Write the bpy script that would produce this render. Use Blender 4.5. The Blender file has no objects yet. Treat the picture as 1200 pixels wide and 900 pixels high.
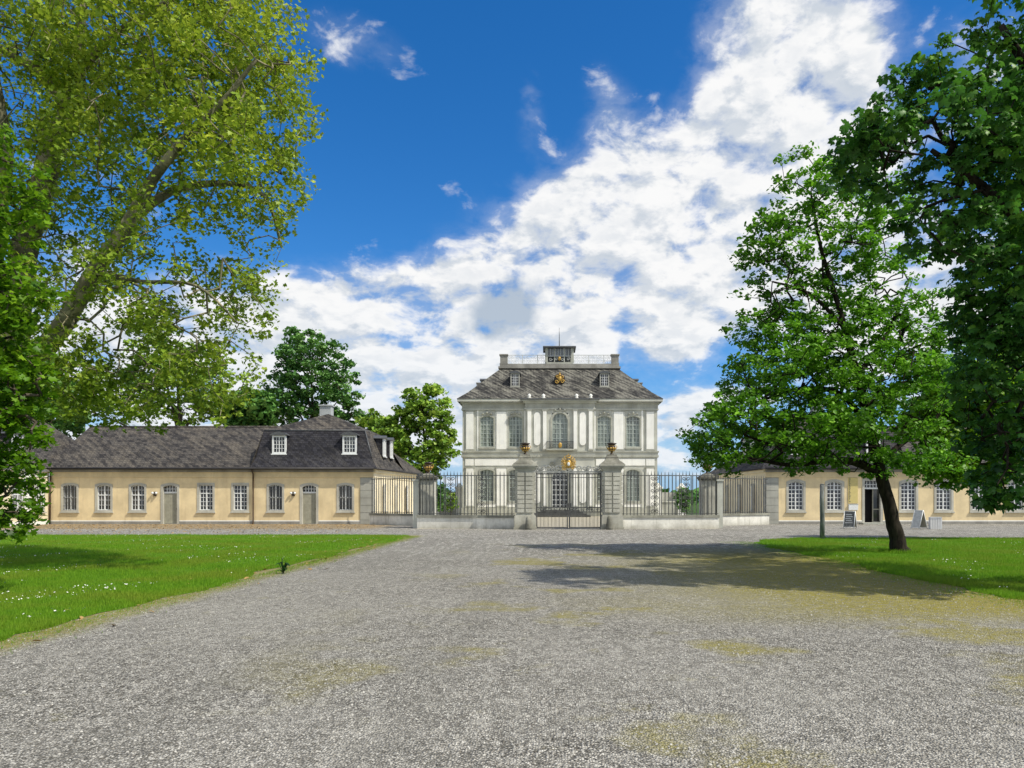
import bpy, math, random
import numpy as np
random.seed(7)
rng = np.random.default_rng(11)
R = math.radians
scene = bpy.context.scene
COL = scene.collection
CAMX, CAMZ, F, VX, VY = -1.11, 1.65, 900.0, 644.0, 587.0

def at(px, py, Y):
    return ((px - VX) * Y / F + CAMX, Y, CAMZ - (py - VY) * Y / F)

# ------------------------------------------------------------------ materials
def new_mat(name):
    m = bpy.data.materials.new(name); m.use_nodes = True
    nt = m.node_tree; nt.nodes.clear()
    return m, nt
class NT:
    """small helper round a node tree"""
    def __init__(s, nt): s.nt = nt
    def n(s, t, **k):
        nd = s.nt.nodes.new(t)
        for a, b in k.items(): setattr(nd, a, b)
        return nd
    def l(s, a, b): s.nt.links.new(a, b)
    def set(s, sock, v):
        if isinstance(v, (int, float)): sock.default_value = v
        elif isinstance(v, (tuple, list)):
            sock.default_value = tuple(v) if len(v) == len(sock.default_value) else tuple(v) + (1.0,)
        else: s.l(v, sock)
    def math(s, op, a, b=0.0, c=0.0, clamp=False):
        nd = s.n('ShaderNodeMath', operation=op); nd.use_clamp = clamp
        s.set(nd.inputs[0], a); s.set(nd.inputs[1], b); s.set(nd.inputs[2], c)
        return nd.outputs[0]
    def mix(s, f, a, b, bt='MIX'):
        nd = s.n('ShaderNodeMix', data_type='RGBA', blend_type=bt)
        s.set(nd.inputs[0], f); s.set(nd.inputs[6], a); s.set(nd.inputs[7], b)
        return nd.outputs[2]
    def ramp(s, f, lo, hi, a=0.0, b=1.0, smooth=True):
        nd = s.n('ShaderNodeMapRange'); nd.clamp = True
        if smooth: nd.interpolation_type = 'SMOOTHSTEP'
        s.set(nd.inputs[0], f); s.set(nd.inputs[1], lo); s.set(nd.inputs[2], hi); s.set(nd.inputs[3], a); s.set(nd.inputs[4], b)
        return nd.outputs[0]
    def noise(s, vec, scale, detail=4, rough=0.55, dist=0.0, out=0):
        nd = s.n('ShaderNodeTexNoise'); s.l(vec, nd.inputs['Vector'])
        nd.inputs['Scale'].default_value = scale; nd.inputs['Detail'].default_value = detail
        nd.inputs['Roughness'].default_value = rough; nd.inputs['Distortion'].default_value = dist
        return nd.outputs[out]
    def vor(s, vec, scale, feature='F1', out='Distance', rnd=1.0):
        nd = s.n('ShaderNodeTexVoronoi', feature=feature); s.l(vec, nd.inputs['Vector'])
        nd.inputs['Scale'].default_value = scale; nd.inputs['Randomness'].default_value = rnd
        return nd.outputs[out]
    def scale(s, vec, sc):
        nd = s.n('ShaderNodeMapping'); s.l(vec, nd.inputs[0]); nd.inputs['Scale'].default_value = sc
        return nd.outputs[0]
    def coord(s, o='Object'):
        return s.n('ShaderNodeTexCoord').outputs[o]
    def pos(s): return s.n('ShaderNodeNewGeometry').outputs['Position']
    def sep(s, v):
        nd = s.n('ShaderNodeSeparateXYZ'); s.l(v, nd.inputs[0]); return nd.outputs
    def comb(s, x, y, z):
        nd = s.n('ShaderNodeCombineXYZ'); s.set(nd.inputs[0], x); s.set(nd.inputs[1], y); s.set(nd.inputs[2], z); return nd.outputs[0]
    def bump(s, h, strength=0.3, dist=0.02):
        nd = s.n('ShaderNodeBump'); s.l(h, nd.inputs['Height'])
        nd.inputs['Strength'].default_value = strength; nd.inputs['Distance'].default_value = dist
        return nd.outputs[0]
    def bsdf(s, color, rough=0.8, metal=0.0, normal=None, spec=0.4):
        nd = s.n('ShaderNodeBsdfPrincipled'); s.set(nd.inputs['Base Color'], color); s.set(nd.inputs['Roughness'], rough)
        nd.inputs['Metallic'].default_value = metal; nd.inputs['Specular IOR Level'].default_value = spec
        if normal is not None: s.l(normal, nd.inputs['Normal'])
        return nd.outputs[0]
    def out(s, sh):
        o = s.n('ShaderNodeOutputMaterial'); s.l(sh, o.inputs[0])

def plaster(name, col, var=0.12, stain=(0.25, 0.24, 0.2), stain_amt=0.35, rough=0.9, zbase=None):
    m, nt = new_mat(name); t = NT(nt); p = t.pos()
    n1 = t.noise(p, 0.9, 5); n2 = t.noise(p, 9.0, 4)
    streak = t.noise(t.scale(p, (3.0, 3.0, 0.25)), 1.5, 5, 0.65)
    dark = tuple(c * (1 - var * 2.2) for c in col); lite = tuple(min(1, c * (1 + var * 0.7)) for c in col)
    c = t.mix(t.ramp(n1, 0.3, 0.72), dark, lite)
    c = t.mix(t.math('MULTIPLY', t.ramp(n2, 0.35, 0.75), var * 1.6), c, stain)
    c = t.mix(t.math('MULTIPLY', t.ramp(streak, 0.5, 0.78), stain_amt), c, stain)
    if zbase is not None:
        z = t.sep(p)[2]
        w = t.ramp(t.math('ADD', z, t.math('MULTIPLY', t.noise(p, 2.0, 5), 0.7)), zbase + 0.2, zbase + 1.1, 1.0, 0.0)
        c = t.mix(t.math('MULTIPLY', w, 0.75), c, stain)
    t.out(t.bsdf(c, rough, normal=t.bump(n2, 0.25, 0.01)))
    return m

def slate(name, dark, lite, lichen, lich_amt, tile=0.28, streaks=0.5):
    m, nt = new_mat(name); t = NT(nt); p = t.pos(); x, y, z = t.sep(p)
    v = t.comb(t.math('ADD', x, t.math('MULTIPLY', y, 0.83)), t.math('MULTIPLY', z, 1.35), 0.0)
    br = t.n('ShaderNodeTexBrick'); t.l(v, br.inputs['Vector'])
    br.inputs['Scale'].default_value = 1.0; br.inputs['Brick Width'].default_value = tile; br.inputs['Row Height'].default_value = tile * 0.75
    br.inputs['Mortar Size'].default_value = 0.018; br.inputs['Mortar Smooth'].default_value = 0.4
    br.inputs['Color1'].default_value = (0, 0, 0, 1); br.inputs['Color2'].default_value = (1, 1, 1, 1); br.inputs['Mortar'].default_value = (0.5, 0.5, 0.5, 1)
    wn = t.n('ShaderNodeTexWhiteNoise', noise_dimensions='2D')
    cell = t.comb(t.math('FLOOR', t.math('DIVIDE', t.sep(v)[0], tile)), t.math('FLOOR', t.math('DIVIDE', t.sep(v)[1], tile * 0.75)), 0.0)
    t.l(cell, wn.inputs['Vector'])
    f = t.math('ADD', t.math('MULTIPLY', wn.outputs['Value'], 0.55), t.math('MULTIPLY', t.noise(p, 1.3, 5, 0.6), 0.5))
    c = t.mix(t.ramp(f, 0.25, 0.85), dark, lite)
    # lichen grows in slanting tongues
    tongue = t.noise(t.comb(t.math('MULTIPLY', t.math('ADD', x, t.math('ADD', y, t.math('MULTIPLY', z, 0.5))), 3.2), t.math('MULTIPLY', z, 1.0), 0.0), 1.0, 6, 0.7)
    blot = t.noise(p, 0.6, 4, 0.6)
    wave = t.math('SINE', t.math('ADD', t.math('MULTIPLY', t.math('ADD', x, t.math('MULTIPLY', z, 1.6)), 9.0), t.math('MULTIPLY', t.noise(p, 1.6, 4, .6), 9.0)))
    tongue = t.math('ADD', tongue, t.math('MULTIPLY', wave, .045))
    la = t.math('MULTIPLY', t.ramp(t.math('ADD', tongue, t.math('MULTIPLY', t.math('SUBTRACT', blot, 0.5), 0.6)), 0.42, 0.68), lich_amt)
    c = t.mix(la, c, lichen)
    c = t.mix(t.math('MULTIPLY', t.ramp(t.noise(p, 5.5, 4, 0.7), 0.62, 0.75), lich_amt * 0.6), c, tuple(min(1, k * 1.6) for k in lichen))
    c = t.mix(t.math('MULTIPLY', br.outputs['Fac'], 0.7), c, tuple(k * 0.35 for k in dark))
    hgt = t.math('ADD', t.math('MULTIPLY', t.math('SUBTRACT', 1.0, br.outputs['Fac']), 0.6), t.math('MULTIPLY', wn.outputs['Value'], 0.5))
    t.out(t.bsdf(c, 0.75, normal=t.bump(hgt, 0.7, 0.03), spec=0.25))
    return m

def simple(name, col, rough=0.6, metal=0.0, var=0.2, nscale=8.0, bump=0.15, spec=0.4):
    m, nt = new_mat(name); t = NT(nt); p = t.coord()
    n = t.noise(p, nscale, 5, 0.6)
    c = t.mix(t.ramp(n, 0.3, 0.7), tuple(k * (1 - var) for k in col), tuple(min(1, k * (1 + var)) for k in col))
    t.out(t.bsdf(c, rough, metal, t.bump(n, bump, 0.01), spec))
    return m

def glass(name, col, curtain=None, rough=0.06):
    m, nt = new_mat(name); t = NT(nt); p = t.pos()
    n = t.noise(p, 0.8, 3)
    c = t.mix(t.ramp(n, 0.35, 0.65), tuple(k * 0.6 for k in col), tuple(k * 1.4 for k in col))
    if curtain is not None:
        x, y, z = t.sep(p)
        w = t.noise(t.comb(t.math('MULTIPLY', t.math('ADD', x, y), 7.0), t.math('MULTIPLY', z, 0.3), 0.0), 1.0, 3)
        c = t.mix(t.ramp(w, 0.38, 0.6), c, curtain)
    oi = t.n('ShaderNodeObjectInfo').outputs['Random']
    zz = t.sep(t.coord('Generated'))[2]
    c = t.mix(t.math('MULTIPLY', t.ramp(t.math('ADD', t.math('MULTIPLY', oi, 1.4), t.math('MULTIPLY', zz, .5)), 1.15, 1.3), .5), c, (.16, .15, .13))
    t.out(t.bsdf(c, rough, normal=t.bump(t.noise(p, 3.0, 2), 0.06, 0.01), spec=0.6))
    return m

def bark(name, dark, lite, scale=6.0, blotch=False):
    m, nt = new_mat(name); t = NT(nt); p = t.coord()
    n = t.noise(t.scale(p, (1, 1, 0.25)), scale, 6, 0.65, 0.6)
    c = t.mix(t.ramp(n, 0.35, 0.65), dark, lite)
    if blotch:
        b = t.vor(t.scale(p, (1, 1, 0.45)), 3.2, out='Color')
        nb = t.noise(p, 2.4, 4, 0.6, 0.8)
        c = t.mix(t.ramp(nb, 0.5, 0.56), c, (0.30, 0.27, 0.17))
        c = t.mix(t.math('MULTIPLY', t.ramp(t.noise(p, 3.7, 4), 0.56, 0.6), 0.8), c, (0.14, 0.13, 0.075))
    t.out(t.bsdf(c, 0.95, normal=t.bump(n, 0.9, 0.05), spec=0.15))
    return m

def leafmat(name, dark, mid, lite, trans=0.4, tcol=None):
    m, nt = new_mat(name); t = NT(nt)
    a = t.n('ShaderNodeAttribute'); a.attribute_name = 'tint'
    f = a.outputs['Fac']
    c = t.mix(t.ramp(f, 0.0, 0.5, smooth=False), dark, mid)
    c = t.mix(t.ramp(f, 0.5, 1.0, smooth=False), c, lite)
    nz = t.noise(t.pos(), 0.55, 3)
    c = t.mix(t.math('MULTIPLY', t.ramp(nz, 0.4, 0.68), 0.45), c, dark)
    b = t.bsdf(c, 0.48, spec=0.35)
    tr = t.n('ShaderNodeBsdfTranslucent')
    tc = t.mix(0.5, c, tcol or tuple(min(1, k * 2.4) for k in lite))
    t.l(tc, tr.inputs[0])
    mx = t.n('ShaderNodeMixShader'); mx.inputs[0].default_value = trans
    t.l(b, mx.inputs[1]); t.l(tr.outputs[0], mx.inputs[2])
    t.out(mx.outputs[0])
    return m

M = {}
M['white'] = plaster('white_plaster', (0.86, 0.865, 0.825), 0.04, (0.40, 0.38, 0.30), 0.25)
M['stone'] = plaster('grey_stone', (0.43, 0.44, 0.385), 0.12, (0.2, 0.19, 0.14), 0.4)
M['palegrey'] = plaster('pale_grey_plaster', (0.52, 0.53, 0.475), 0.08, (0.28, 0.27, 0.20), 0.35)
M['ochre'] = plaster('ochre_plaster', (0.80, 0.655, 0.40), 0.08, (0.50, 0.38, 0.22), 0.42, zbase=-0.15)
M['cream'] = plaster('sunlit_ochre_plaster', (0.82, 0.73, 0.52), 0.06, (0.4, 0.33, 0.2), 0.25, zbase=-0.1)  # lighter tone of the ochre walls, sunlight on the side walls painted in
M['quoin'] = plaster('blue_grey_quoin', (0.40, 0.40, 0.355), 0.10, (0.2, 0.21, 0.2), 0.3)
M['plinth'] = plaster('grey_plinth', (0.33, 0.32, 0.29), 0.15, (0.13, 0.12, 0.09), 0.5)
M['lowwall'] = plaster('whitewashed_wall', (0.80, 0.79, 0.73), 0.1, (0.16, 0.15, 0.10), 0.5, zbase=-0.25)
M['coping'] = plaster('mossy_coping', (0.33, 0.33, 0.28), 0.2, (0.11, 0.11, 0.07), 0.6)
M['pillar'] = plaster('pillar_stone', (0.52, 0.515, 0.45), 0.14, (0.17, 0.16, 0.11), 0.5, zbase=-0.2)
M['pillarcap'] = plaster('weathered_cap', (0.27, 0.265, 0.225), 0.3, (0.09, 0.09, 0.06), 0.6)
M['roof_palace'] = slate('palace_slate', (0.018, 0.018, 0.018), (0.062, 0.06, 0.056), (0.33, 0.32, 0.27), 0.58, 0.30)
M['roof_wing'] = slate('wing_slate', (0.026, 0.024, 0.024), (0.085, 0.078, 0.07), (0.19, 0.165, 0.13), 0.5, 0.26)
M['roof_mansard'] = slate('mansard_slate', (0.012, 0.012, 0.017), (0.035, 0.035, 0.045), (0.10, 0.095, 0.09), 0.35, 0.26)
M['joinery'] = simple('white_joinery', (0.72, 0.74, 0.74), 0.5, var=0.06)
M['greenjoin'] = simple('grey_green_joinery', (0.42, 0.47, 0.44), 0.5, var=0.1)
M['surround'] = plaster('window_surround', (0.50, 0.49, 0.43), 0.1, (0.24, 0.22, 0.18), 0.35)
M['doorgrey'] = simple('grey_door_paint', (0.33, 0.32, 0.25), 0.55, var=0.12, nscale=4)
M['dark'] = simple('dark_interior', (0.012, 0.012, 0.014), 0.9, var=0.2)
M['iron'] = simple('black_iron', (0.085, 0.087, 0.085), 0.35, 0.2, var=0.4, nscale=3)
M['paleiron'] = simple('pale_painted_iron', (0.55, 0.57, 0.56), 0.5, 0.0, var=0.15)
M['lead'] = simple('lead_sheet', (0.10, 0.105, 0.11), 0.5, 0.3, var=0.25)
M['gold'] = simple('gilding', (0.83, 0.50, 0.10), 0.32, 0.85, var=0.2, nscale=12, bump=0.4)
M['goldpaint'] = simple('gilded_paint', (0.46, 0.29, 0.07), 0.45, 0.35, var=0.25, nscale=14, bump=0.4)
M['bronze'] = simple('dark_bronze', (0.06, 0.045, 0.035), 0.45, 0.5, var=0.3)
M['glass_wing'] = glass('dark_window_glass', (0.022, 0.024, 0.028))
M['glass_palace'] = glass('curtained_glass', (0.11, 0.13, 0.12), (0.30, 0.34, 0.30), 0.1)
M['glass_dark'] = glass('door_glass', (0.018, 0.02, 0.022))
M['glass_right'] = glass('shop_window_glass', (0.02, 0.02, 0.028), (0.05, 0.05, 0.065))
M['downpipe'] = simple('brown_downpipe', (0.07, 0.045, 0.03), 0.5, 0.3)
M['copperpipe'] = simple('gutter_zinc', (0.035, 0.033, 0.033), 0.5, 0.3)
M['chimney'] = plaster('chimney_render', (0.42, 0.44, 0.45), 0.1, (0.2, 0.2, 0.2), 0.3)
M['bark_plane'] = bark('plane_bark', (0.075, 0.075, 0.045), (0.19, 0.18, 0.11), 4.0, True)
M['bark_dark'] = bark('dark_bark', (0.010, 0.008, 0.006), (0.035, 0.029, 0.021), 7.0)
M['bark_grey'] = bark('grey_bark', (0.05, 0.042, 0.03), (0.13, 0.11, 0.08), 7.0)
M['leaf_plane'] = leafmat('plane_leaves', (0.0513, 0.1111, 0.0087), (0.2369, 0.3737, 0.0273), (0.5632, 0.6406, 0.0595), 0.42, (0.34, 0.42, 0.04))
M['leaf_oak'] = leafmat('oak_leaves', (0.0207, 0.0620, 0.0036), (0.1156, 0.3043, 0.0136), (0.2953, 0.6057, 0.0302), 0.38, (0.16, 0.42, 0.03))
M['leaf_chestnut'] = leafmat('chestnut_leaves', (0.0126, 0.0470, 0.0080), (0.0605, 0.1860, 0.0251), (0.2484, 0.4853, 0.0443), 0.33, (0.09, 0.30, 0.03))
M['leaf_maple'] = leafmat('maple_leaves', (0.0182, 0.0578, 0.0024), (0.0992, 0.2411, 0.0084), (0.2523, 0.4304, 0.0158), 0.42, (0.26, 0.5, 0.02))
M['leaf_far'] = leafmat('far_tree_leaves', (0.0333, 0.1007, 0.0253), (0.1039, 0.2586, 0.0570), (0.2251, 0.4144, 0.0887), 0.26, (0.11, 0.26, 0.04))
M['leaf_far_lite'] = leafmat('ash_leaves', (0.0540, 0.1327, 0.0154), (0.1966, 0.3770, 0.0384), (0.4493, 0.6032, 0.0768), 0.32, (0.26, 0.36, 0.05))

# ------------------------------------------------------------------ mesh builder
class MB:
    def __init__(s): s.v = []; s.f = []; s.sm = []
    def add(s, vs, fs, smooth=False):
        o = len(s.v); s.v += [tuple(p) for p in vs]; s.f += [tuple(i + o for i in f) for f in fs]; s.sm += [smooth] * len(fs); return s
    def quad(s, *p): return s.add(p, [tuple(range(len(p)))])
    def box(s, x0, x1, y0, y1, z0, z1):
        x0, x1 = min(x0, x1), max(x0, x1)
        return s.add([(x0, y0, z0), (x1, y0, z0), (x1, y1, z0), (x0, y1, z0), (x0, y0, z1), (x1, y0, z1), (x1, y1, z1), (x0, y1, z1)],
                     [(0, 3, 2, 1), (4, 5, 6, 7), (0, 1, 5, 4), (1, 2, 6, 5), (2, 3, 7, 6), (3, 0, 4, 7)])
    def cbox(s, x, y, z, w, d, h): return s.box(x - w / 2, x + w / 2, y - d / 2, y + d / 2, z, z + h)
    def frustum(s, a, za, b, zb, top=True):
        (x0, x1, y0, y1), (X0, X1, Y0, Y1) = a, b
        return s.add([(x0, y0, za), (x1, y0, za), (x1, y1, za), (x0, y1, za), (X0, Y0, zb), (X1, Y0, zb), (X1, Y1, zb), (X0, Y1, zb)],
                     [(0, 1, 5, 4), (1, 2, 6, 5), (2, 3, 7, 6), (3, 0, 4, 7)] + ([(4, 5, 6, 7)] if top else []))
    def prism(s, poly, y0, y1):
        """polygon of (x, z) pushed along y"""
        n = len(poly)
        vs = [(x, y0, z) for x, z in poly] + [(x, y1, z) for x, z in poly]
        return s.add(vs, [tuple(range(n)), tuple(range(2 * n - 1, n - 1, -1))] + [(i, (i + 1) % n, n + (i + 1) % n, n + i) for i in range(n)])
    def tube(s, pts, r, k=6, cap=True):
        pts = [np.array(p, float) for p in pts]; n = len(pts)
        rs = r if isinstance(r, (list, tuple, np.ndarray)) else [r] * n
        vs = []; prev = None
        for i, p in enumerate(pts):
            d = pts[min(i + 1, n - 1)] - pts[max(i - 1, 0)]; L = np.linalg.norm(d)
            d = d / L if L > 1e-9 else np.array([0, 0, 1.0])
            if prev is None:
                a = np.array([1.0, 0, 0]) if abs(d[0]) < 0.8 else np.array([0, 1.0, 0])
            else: a = prev
            u = a - d * np.dot(a, d); u /= max(np.linalg.norm(u), 1e-9); prev = u
            w = np.cross(d, u)
            for j in range(k):
                t = 2 * math.pi * j / k
                vs.append(tuple(p + rs[i] * (math.cos(t) * u + math.sin(t) * w)))
        fs = [(i * k + j, i * k + (j + 1) % k, (i + 1) * k + (j + 1) % k, (i + 1) * k + j) for i in range(n - 1) for j in range(k)]
        if cap: fs += [tuple(range(k - 1, -1, -1)), tuple((n - 1) * k + j for j in range(k))]
        return s.add(vs, fs, True)
    def lathe(s, prof, cx=0, cy=0, cz=0, k=20, smooth=True):
        vs = []
        for r, z in prof:
            for j in range(k):
                t = 2 * math.pi * j / k; vs.append((cx + r * math.cos(t), cy + r * math.sin(t), cz + z))
        n = len(prof)
        fs = [(i * k + j, i * k + (j + 1) % k, (i + 1) * k + (j + 1) % k, (i + 1) * k + j) for i in range(n - 1) for j in range(k)]
        fs += [tuple(range(k - 1, -1, -1)), tuple((n - 1) * k + j for j in range(k))]
        return s.add(vs, fs, smooth)
    def ball(s, x, y, z, r, sx=1, sy=1, sz=1, k=10):
        prof = [(max(0.001, r * math.sin(math.pi * i / 8)), -r * math.cos(math.pi * i / 8)) for i in range(9)]
        o = len(s.v); s.lathe(prof, 0, 0, 0, k)
        for i in range(o, len(s.v)):
            a = s.v[i]; s.v[i] = (x + a[0] * sx, y + a[1] * sy, z + a[2] * sz)
        return s
    def build(s, name, mat, parent=None, loc=None, rz=0.0):
        me = bpy.data.meshes.new(name); me.from_pydata(s.v, [], s.f)
        me.polygons.foreach_set('use_smooth', s.sm); me.materials.append(mat); me.update()
        o = bpy.data.objects.new(name, me); COL.objects.link(o)
        if parent is not None: o.parent = parent
        if loc is not None: o.location = loc
        o.rotation_euler.z = rz
        return o

def tag(o, label=None, cat=None, group=None, kind=None):
    if label: o['label'] = label
    if cat: o['category'] = cat
    if group: o['group'] = group
    if kind: o['kind'] = kind
    return o
def empty(name, loc=(0, 0, 0), label=None, cat=None, group=None, rz=0.0):
    o = bpy.data.objects.new(name, None); COL.objects.link(o); o.location = loc; o.rotation_euler.z = rz; o.empty_display_size = 0.3
    return tag(o, label, cat, group)
def kids(o): return [c for c in bpy.data.objects if c.parent is o]
def copy_tree(o, parent=None, loc=None, rz=None, children=None):
    c = o.copy(); COL.objects.link(c); c.parent = parent
    if loc is not None: c.location = loc
    if rz is not None: c.rotation_euler.z = rz
    for ch in kids(o): copy_tree(ch, c)
    return c

# ------------------------------------------------------------------ openings
def outline(w, h, rise, z0=0.0, n=9):
    pts = [(-w / 2, z0), (w / 2, z0)]
    if rise <= 0: return pts + [(w / 2, z0 + h), (-w / 2, z0 + h)]
    for i in range(n):
        t = 1 - 2 * i / (n - 1)
        k = rise / (w / 2)
        if k >= 0.95: zz = math.sqrt(max(0, 1 - t * t)) * rise
        else:
            rad = ((w / 2) ** 2 + rise ** 2) / (2 * rise); zz = math.sqrt(max(0, rad * rad - (t * w / 2) ** 2)) - (rad - rise)
        pts.append((t * w / 2, z0 + h - rise + zz))
    return pts
def top_at(x, w, h, rise):
    if rise <= 0: return h
    k = rise / (w / 2)
    if k >= 0.95: return h - rise + math.sqrt(max(0, 1 - (2 * x / w) ** 2)) * rise
    rad = ((w / 2) ** 2 + rise ** 2) / (2 * rise)
    return h - rise + math.sqrt(max(0, rad * rad - x * x)) - (rad - rise)
def ring(mb, w, h, rise, m, proud, depth, sill=True):
    a = outline(w, h, rise); b = outline(w + 2 * m, h + 2 * m, rise, -m); n = len(a)
    vs = [(x, -proud, z) for x, z in a] + [(x, -proud, z) for x, z in b] + [(x, depth, z) for x, z in a] + [(x, 0.02, z) for x, z in b]
    fs = []
    for i in range(n):
        j = (i + 1) % n
        fs += [(i, j, n + j, n + i), (i, j, 2 * n + j, 2 * n + i), (n + i, n + j, 3 * n + j, 3 * n + i)]
    mb.add(vs, fs)
    if sill: mb.box(-w / 2 - m - 0.05, w / 2 + m + 0.05, -proud - 0.07, 0.0, -m - 0.06, -m + 0.035)
def window(w, h, rise, cols, rows, m=0.15, proud=0.035, depth=0.16, join='joinery', gl='glass_wing', sur='surround', heavy=True, bar=0.035, bars=False, crest=False):
    mb = MB(); ring(mb, w, h, rise, m, proud, depth)
    if crest:   # shell above the lintel
        z = h + m
        mb.prism([(-w * .42, z - .02), (w * .42, z - .02), (w * .3, z + .16), (w * .12, z + .24), (0, z + .38), (-w * .12, z + .24), (-w * .3, z + .16)], -proud - 0.05, 0.0)
        for a in (-1, 1): mb.ball(a * w * .3, -proud - .06, z + .1, .1, 1, .6, 1)
        mb.ball(0, -proud - .08, z + .2, .13, 1, .6, 1.2)
    o = mb.build('window', M[sur])
    c = MB(); d = depth
    e = 0.05; a = outline(w, h, rise); b = outline(w - 2 * e, h - 2 * e, max(0, rise - e * .3), e); n = len(a)
    c.add([(x, d - .06, z) for x, z in a] + [(x, d - .06, z) for x, z in b] + [(x, d, z) for x, z in b],
          [(i, (i + 1) % n, n + (i + 1) % n, n + i) for i in range(n)] + [(n + i, n + (i + 1) % n, 2 * n + (i + 1) % n, 2 * n + i) for i in range(n)])
    for i in range(1, cols):
        x = -w / 2 + w * i / cols; hv = heavy and cols % 2 == 0 and i == cols // 2
        bw = 0.085 if hv else bar
        c.box(x - bw / 2, x + bw / 2, d - (.075 if hv else .05), d - .002, e * .6, top_at(x, w, h, rise) - e * .6)
    for i in range(1, rows):
        z = h * i / rows; hv = heavy and i == rows - (2 if rows > 4 else 1)
        bw = 0.07 if hv else bar
        c.box(-w / 2 + .01, w / 2 - .01, d - (.07 if hv else .047), d - .003, z - bw / 2, z + bw / 2)
    c.build('casement', M[join], o)
    MB().quad(*[(x, d - .012, z) for x, z in outline(w, h, rise)]).build('pane', M[gl], o)
    if bars:
        g = MB()
        for i in range(6):
            x = -w / 2 + w * (i + .5) / 6; g.cbox(x, -0.012, 0, .022, .022, top_at(x, w, h, rise))
        for z in (.3, h * .5, h - .3): g.box(-w / 2, w / 2, -.022, -.004, z - .015, z + .015)
        g.build('window_grille', M['iron'], o)
    return o
def door(w, h, rise, th, m=0.17, proud=0.04, depth=0.22, leafmat='doorgrey', open_=False):
    mb = MB(); ring(mb, w, h, rise, m, proud, depth, sill=False)
    o = mb.build('door', M['surround'])
    d = depth; hz = h - th
    c = MB(); c.box(-w / 2, w / 2, d - .1, d, hz - .06, hz + .05)
    for i in range(1, 5):
        x = -w / 2 + w * i / 5; c.box(x - .02, x + .02, d - .06, d - .005, hz, top_at(x, w, h, rise))
    c.box(-w / 2, w / 2, d - .058, d - .006, hz + th * .5 - .018, hz + th * .5 + .018)
    c.build('transom_bars', M['joinery'], o)
    MB().quad(*[(x, d - .02, z) for x, z in outline(w, th, rise, hz)]).build('transom_pane', M['glass_dark'], o)
    l = MB()
    if not open_:
        l.box(-w / 2, w / 2, d - .05, d, 0.02, hz - .05)
        for i in range(7): l.box(-w / 2 + w * i / 7 + .006, -w / 2 + w * (i + 1) / 7 - .006, d - .068, d - .05, .03, hz - .07)
        l.build('door_leaf', M[leafmat], o)
        MB().ball(w / 2 - .1, d - .1, 1.05, .035).build('handle', M['bronze'], o)
    else:
        l.box(-w / 2, w / 2, d + .5, d + .52, 0.0, hz).box(-w / 2 - .02, -w / 2, d, d + .52, 0, hz).box(w / 2, w / 2 + .02, d, d + .52, 0, hz)
        l.build('dark_hallway', M['dark'], o)
        g = MB(); g.box(.12, w / 2 - .02, d + .05, d + .09, .05, hz - .06); g.build('open_leaf', M['glass_dark'], o)
        fr = MB(); fr.box(.10, .16, d + .02, d + .1, .0, hz - .05).box(.16, w / 2, d + .02, d + .1, .9, .97).box(.16, w / 2, d + .02, d + .1, 0, .08); fr.build('leaf_frame', M['doorgrey'], o)
    return o
def holes_wall(mb, x0, x1, z0, z1, holes, y):
    xs = sorted({x0, x1} | {h[0] for h in holes} | {h[1] for h in holes}); zs = sorted({z0, z1} | {h[2] for h in holes} | {h[3] for h in holes})
    for a, b in zip(xs, xs[1:]):
        for c, d in zip(zs, zs[1:]):
            mx, mz = (a + b) / 2, (c + d) / 2
            if any(h[0] < mx < h[1] and h[2] < mz < h[3] for h in holes): continue
            mb.quad((a, y, c), (b, y, c), (b, y, d), (a, y, d))
def dormer(w, h, depth, body='joinery', arch=True, gl='glass_wing', cols=4, rows=4, framec='joinery'):
    b = MB(); t = .12
    b.box(-w / 2, -w / 2 + t, 0, .14, 0, h).box(w / 2 - t, w / 2, 0, .14, 0, h).box(-w / 2 + t, w / 2 - t, 0, .1, 0, .12).box(-w / 2 + t, w / 2 - t, 0, .1, h - .12, h)
    b.box(-w / 2 - .06, w / 2 + .06, -.06, .1, -.08, 0.0)
    o = b.build('dormer', M[body])
    for sx in (-1, 1): MB().box(sx * w / 2 * .98, sx * (w / 2 - .08), .141, depth, 0, h - .002).build('cheek', M['roof_mansard'], o)
    r = MB(); rise = .22 if arch else .1
    a = outline(w + .24, rise + .001, rise, h, 9)[2:]
    poly = [(-w / 2 - .12, h), (w / 2 + .12, h)] + [(x, z + .05) for x, z in a]
    r.prism(poly, -.1, depth + .35); r.build('dormer_roof', M['lead'], o)
    c = MB(); W, H = w - 2 * t, h - .24
    for i in range(1, cols):
        x = -W / 2 + W * i / cols; bw = .06 if i == cols // 2 else .03; c.box(x - bw / 2, x + bw / 2, .03, .07, .12, h - .12)
    for i in range(1, rows):
        z = .12 + H * i / rows; c.box(-W / 2, W / 2, .035, .068, z - .016, z + .016)
    c.build('casement', M[framec], o)
    MB().quad((-W / 2, .08, .12), (W / 2, .08, .12), (W / 2, .08, h - .12), (-W / 2, .08, h - .12)).build('pane', M[gl], o)
    return o
# ------------------------------------------------------------------ the palace
def scroll(cx, cz, r, turns=1.25, start=0.0, sgn=1, n=16, y=0.0, shrink=0.25):
    out = []
    for i in range(n + 1):
        t = i / n; a = start + sgn * 2 * math.pi * turns * t; q = r * (1 - (1 - shrink) * t)
        out.append((cx + q * math.cos(a), y, cz + q * math.sin(a)))
    return out

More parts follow.
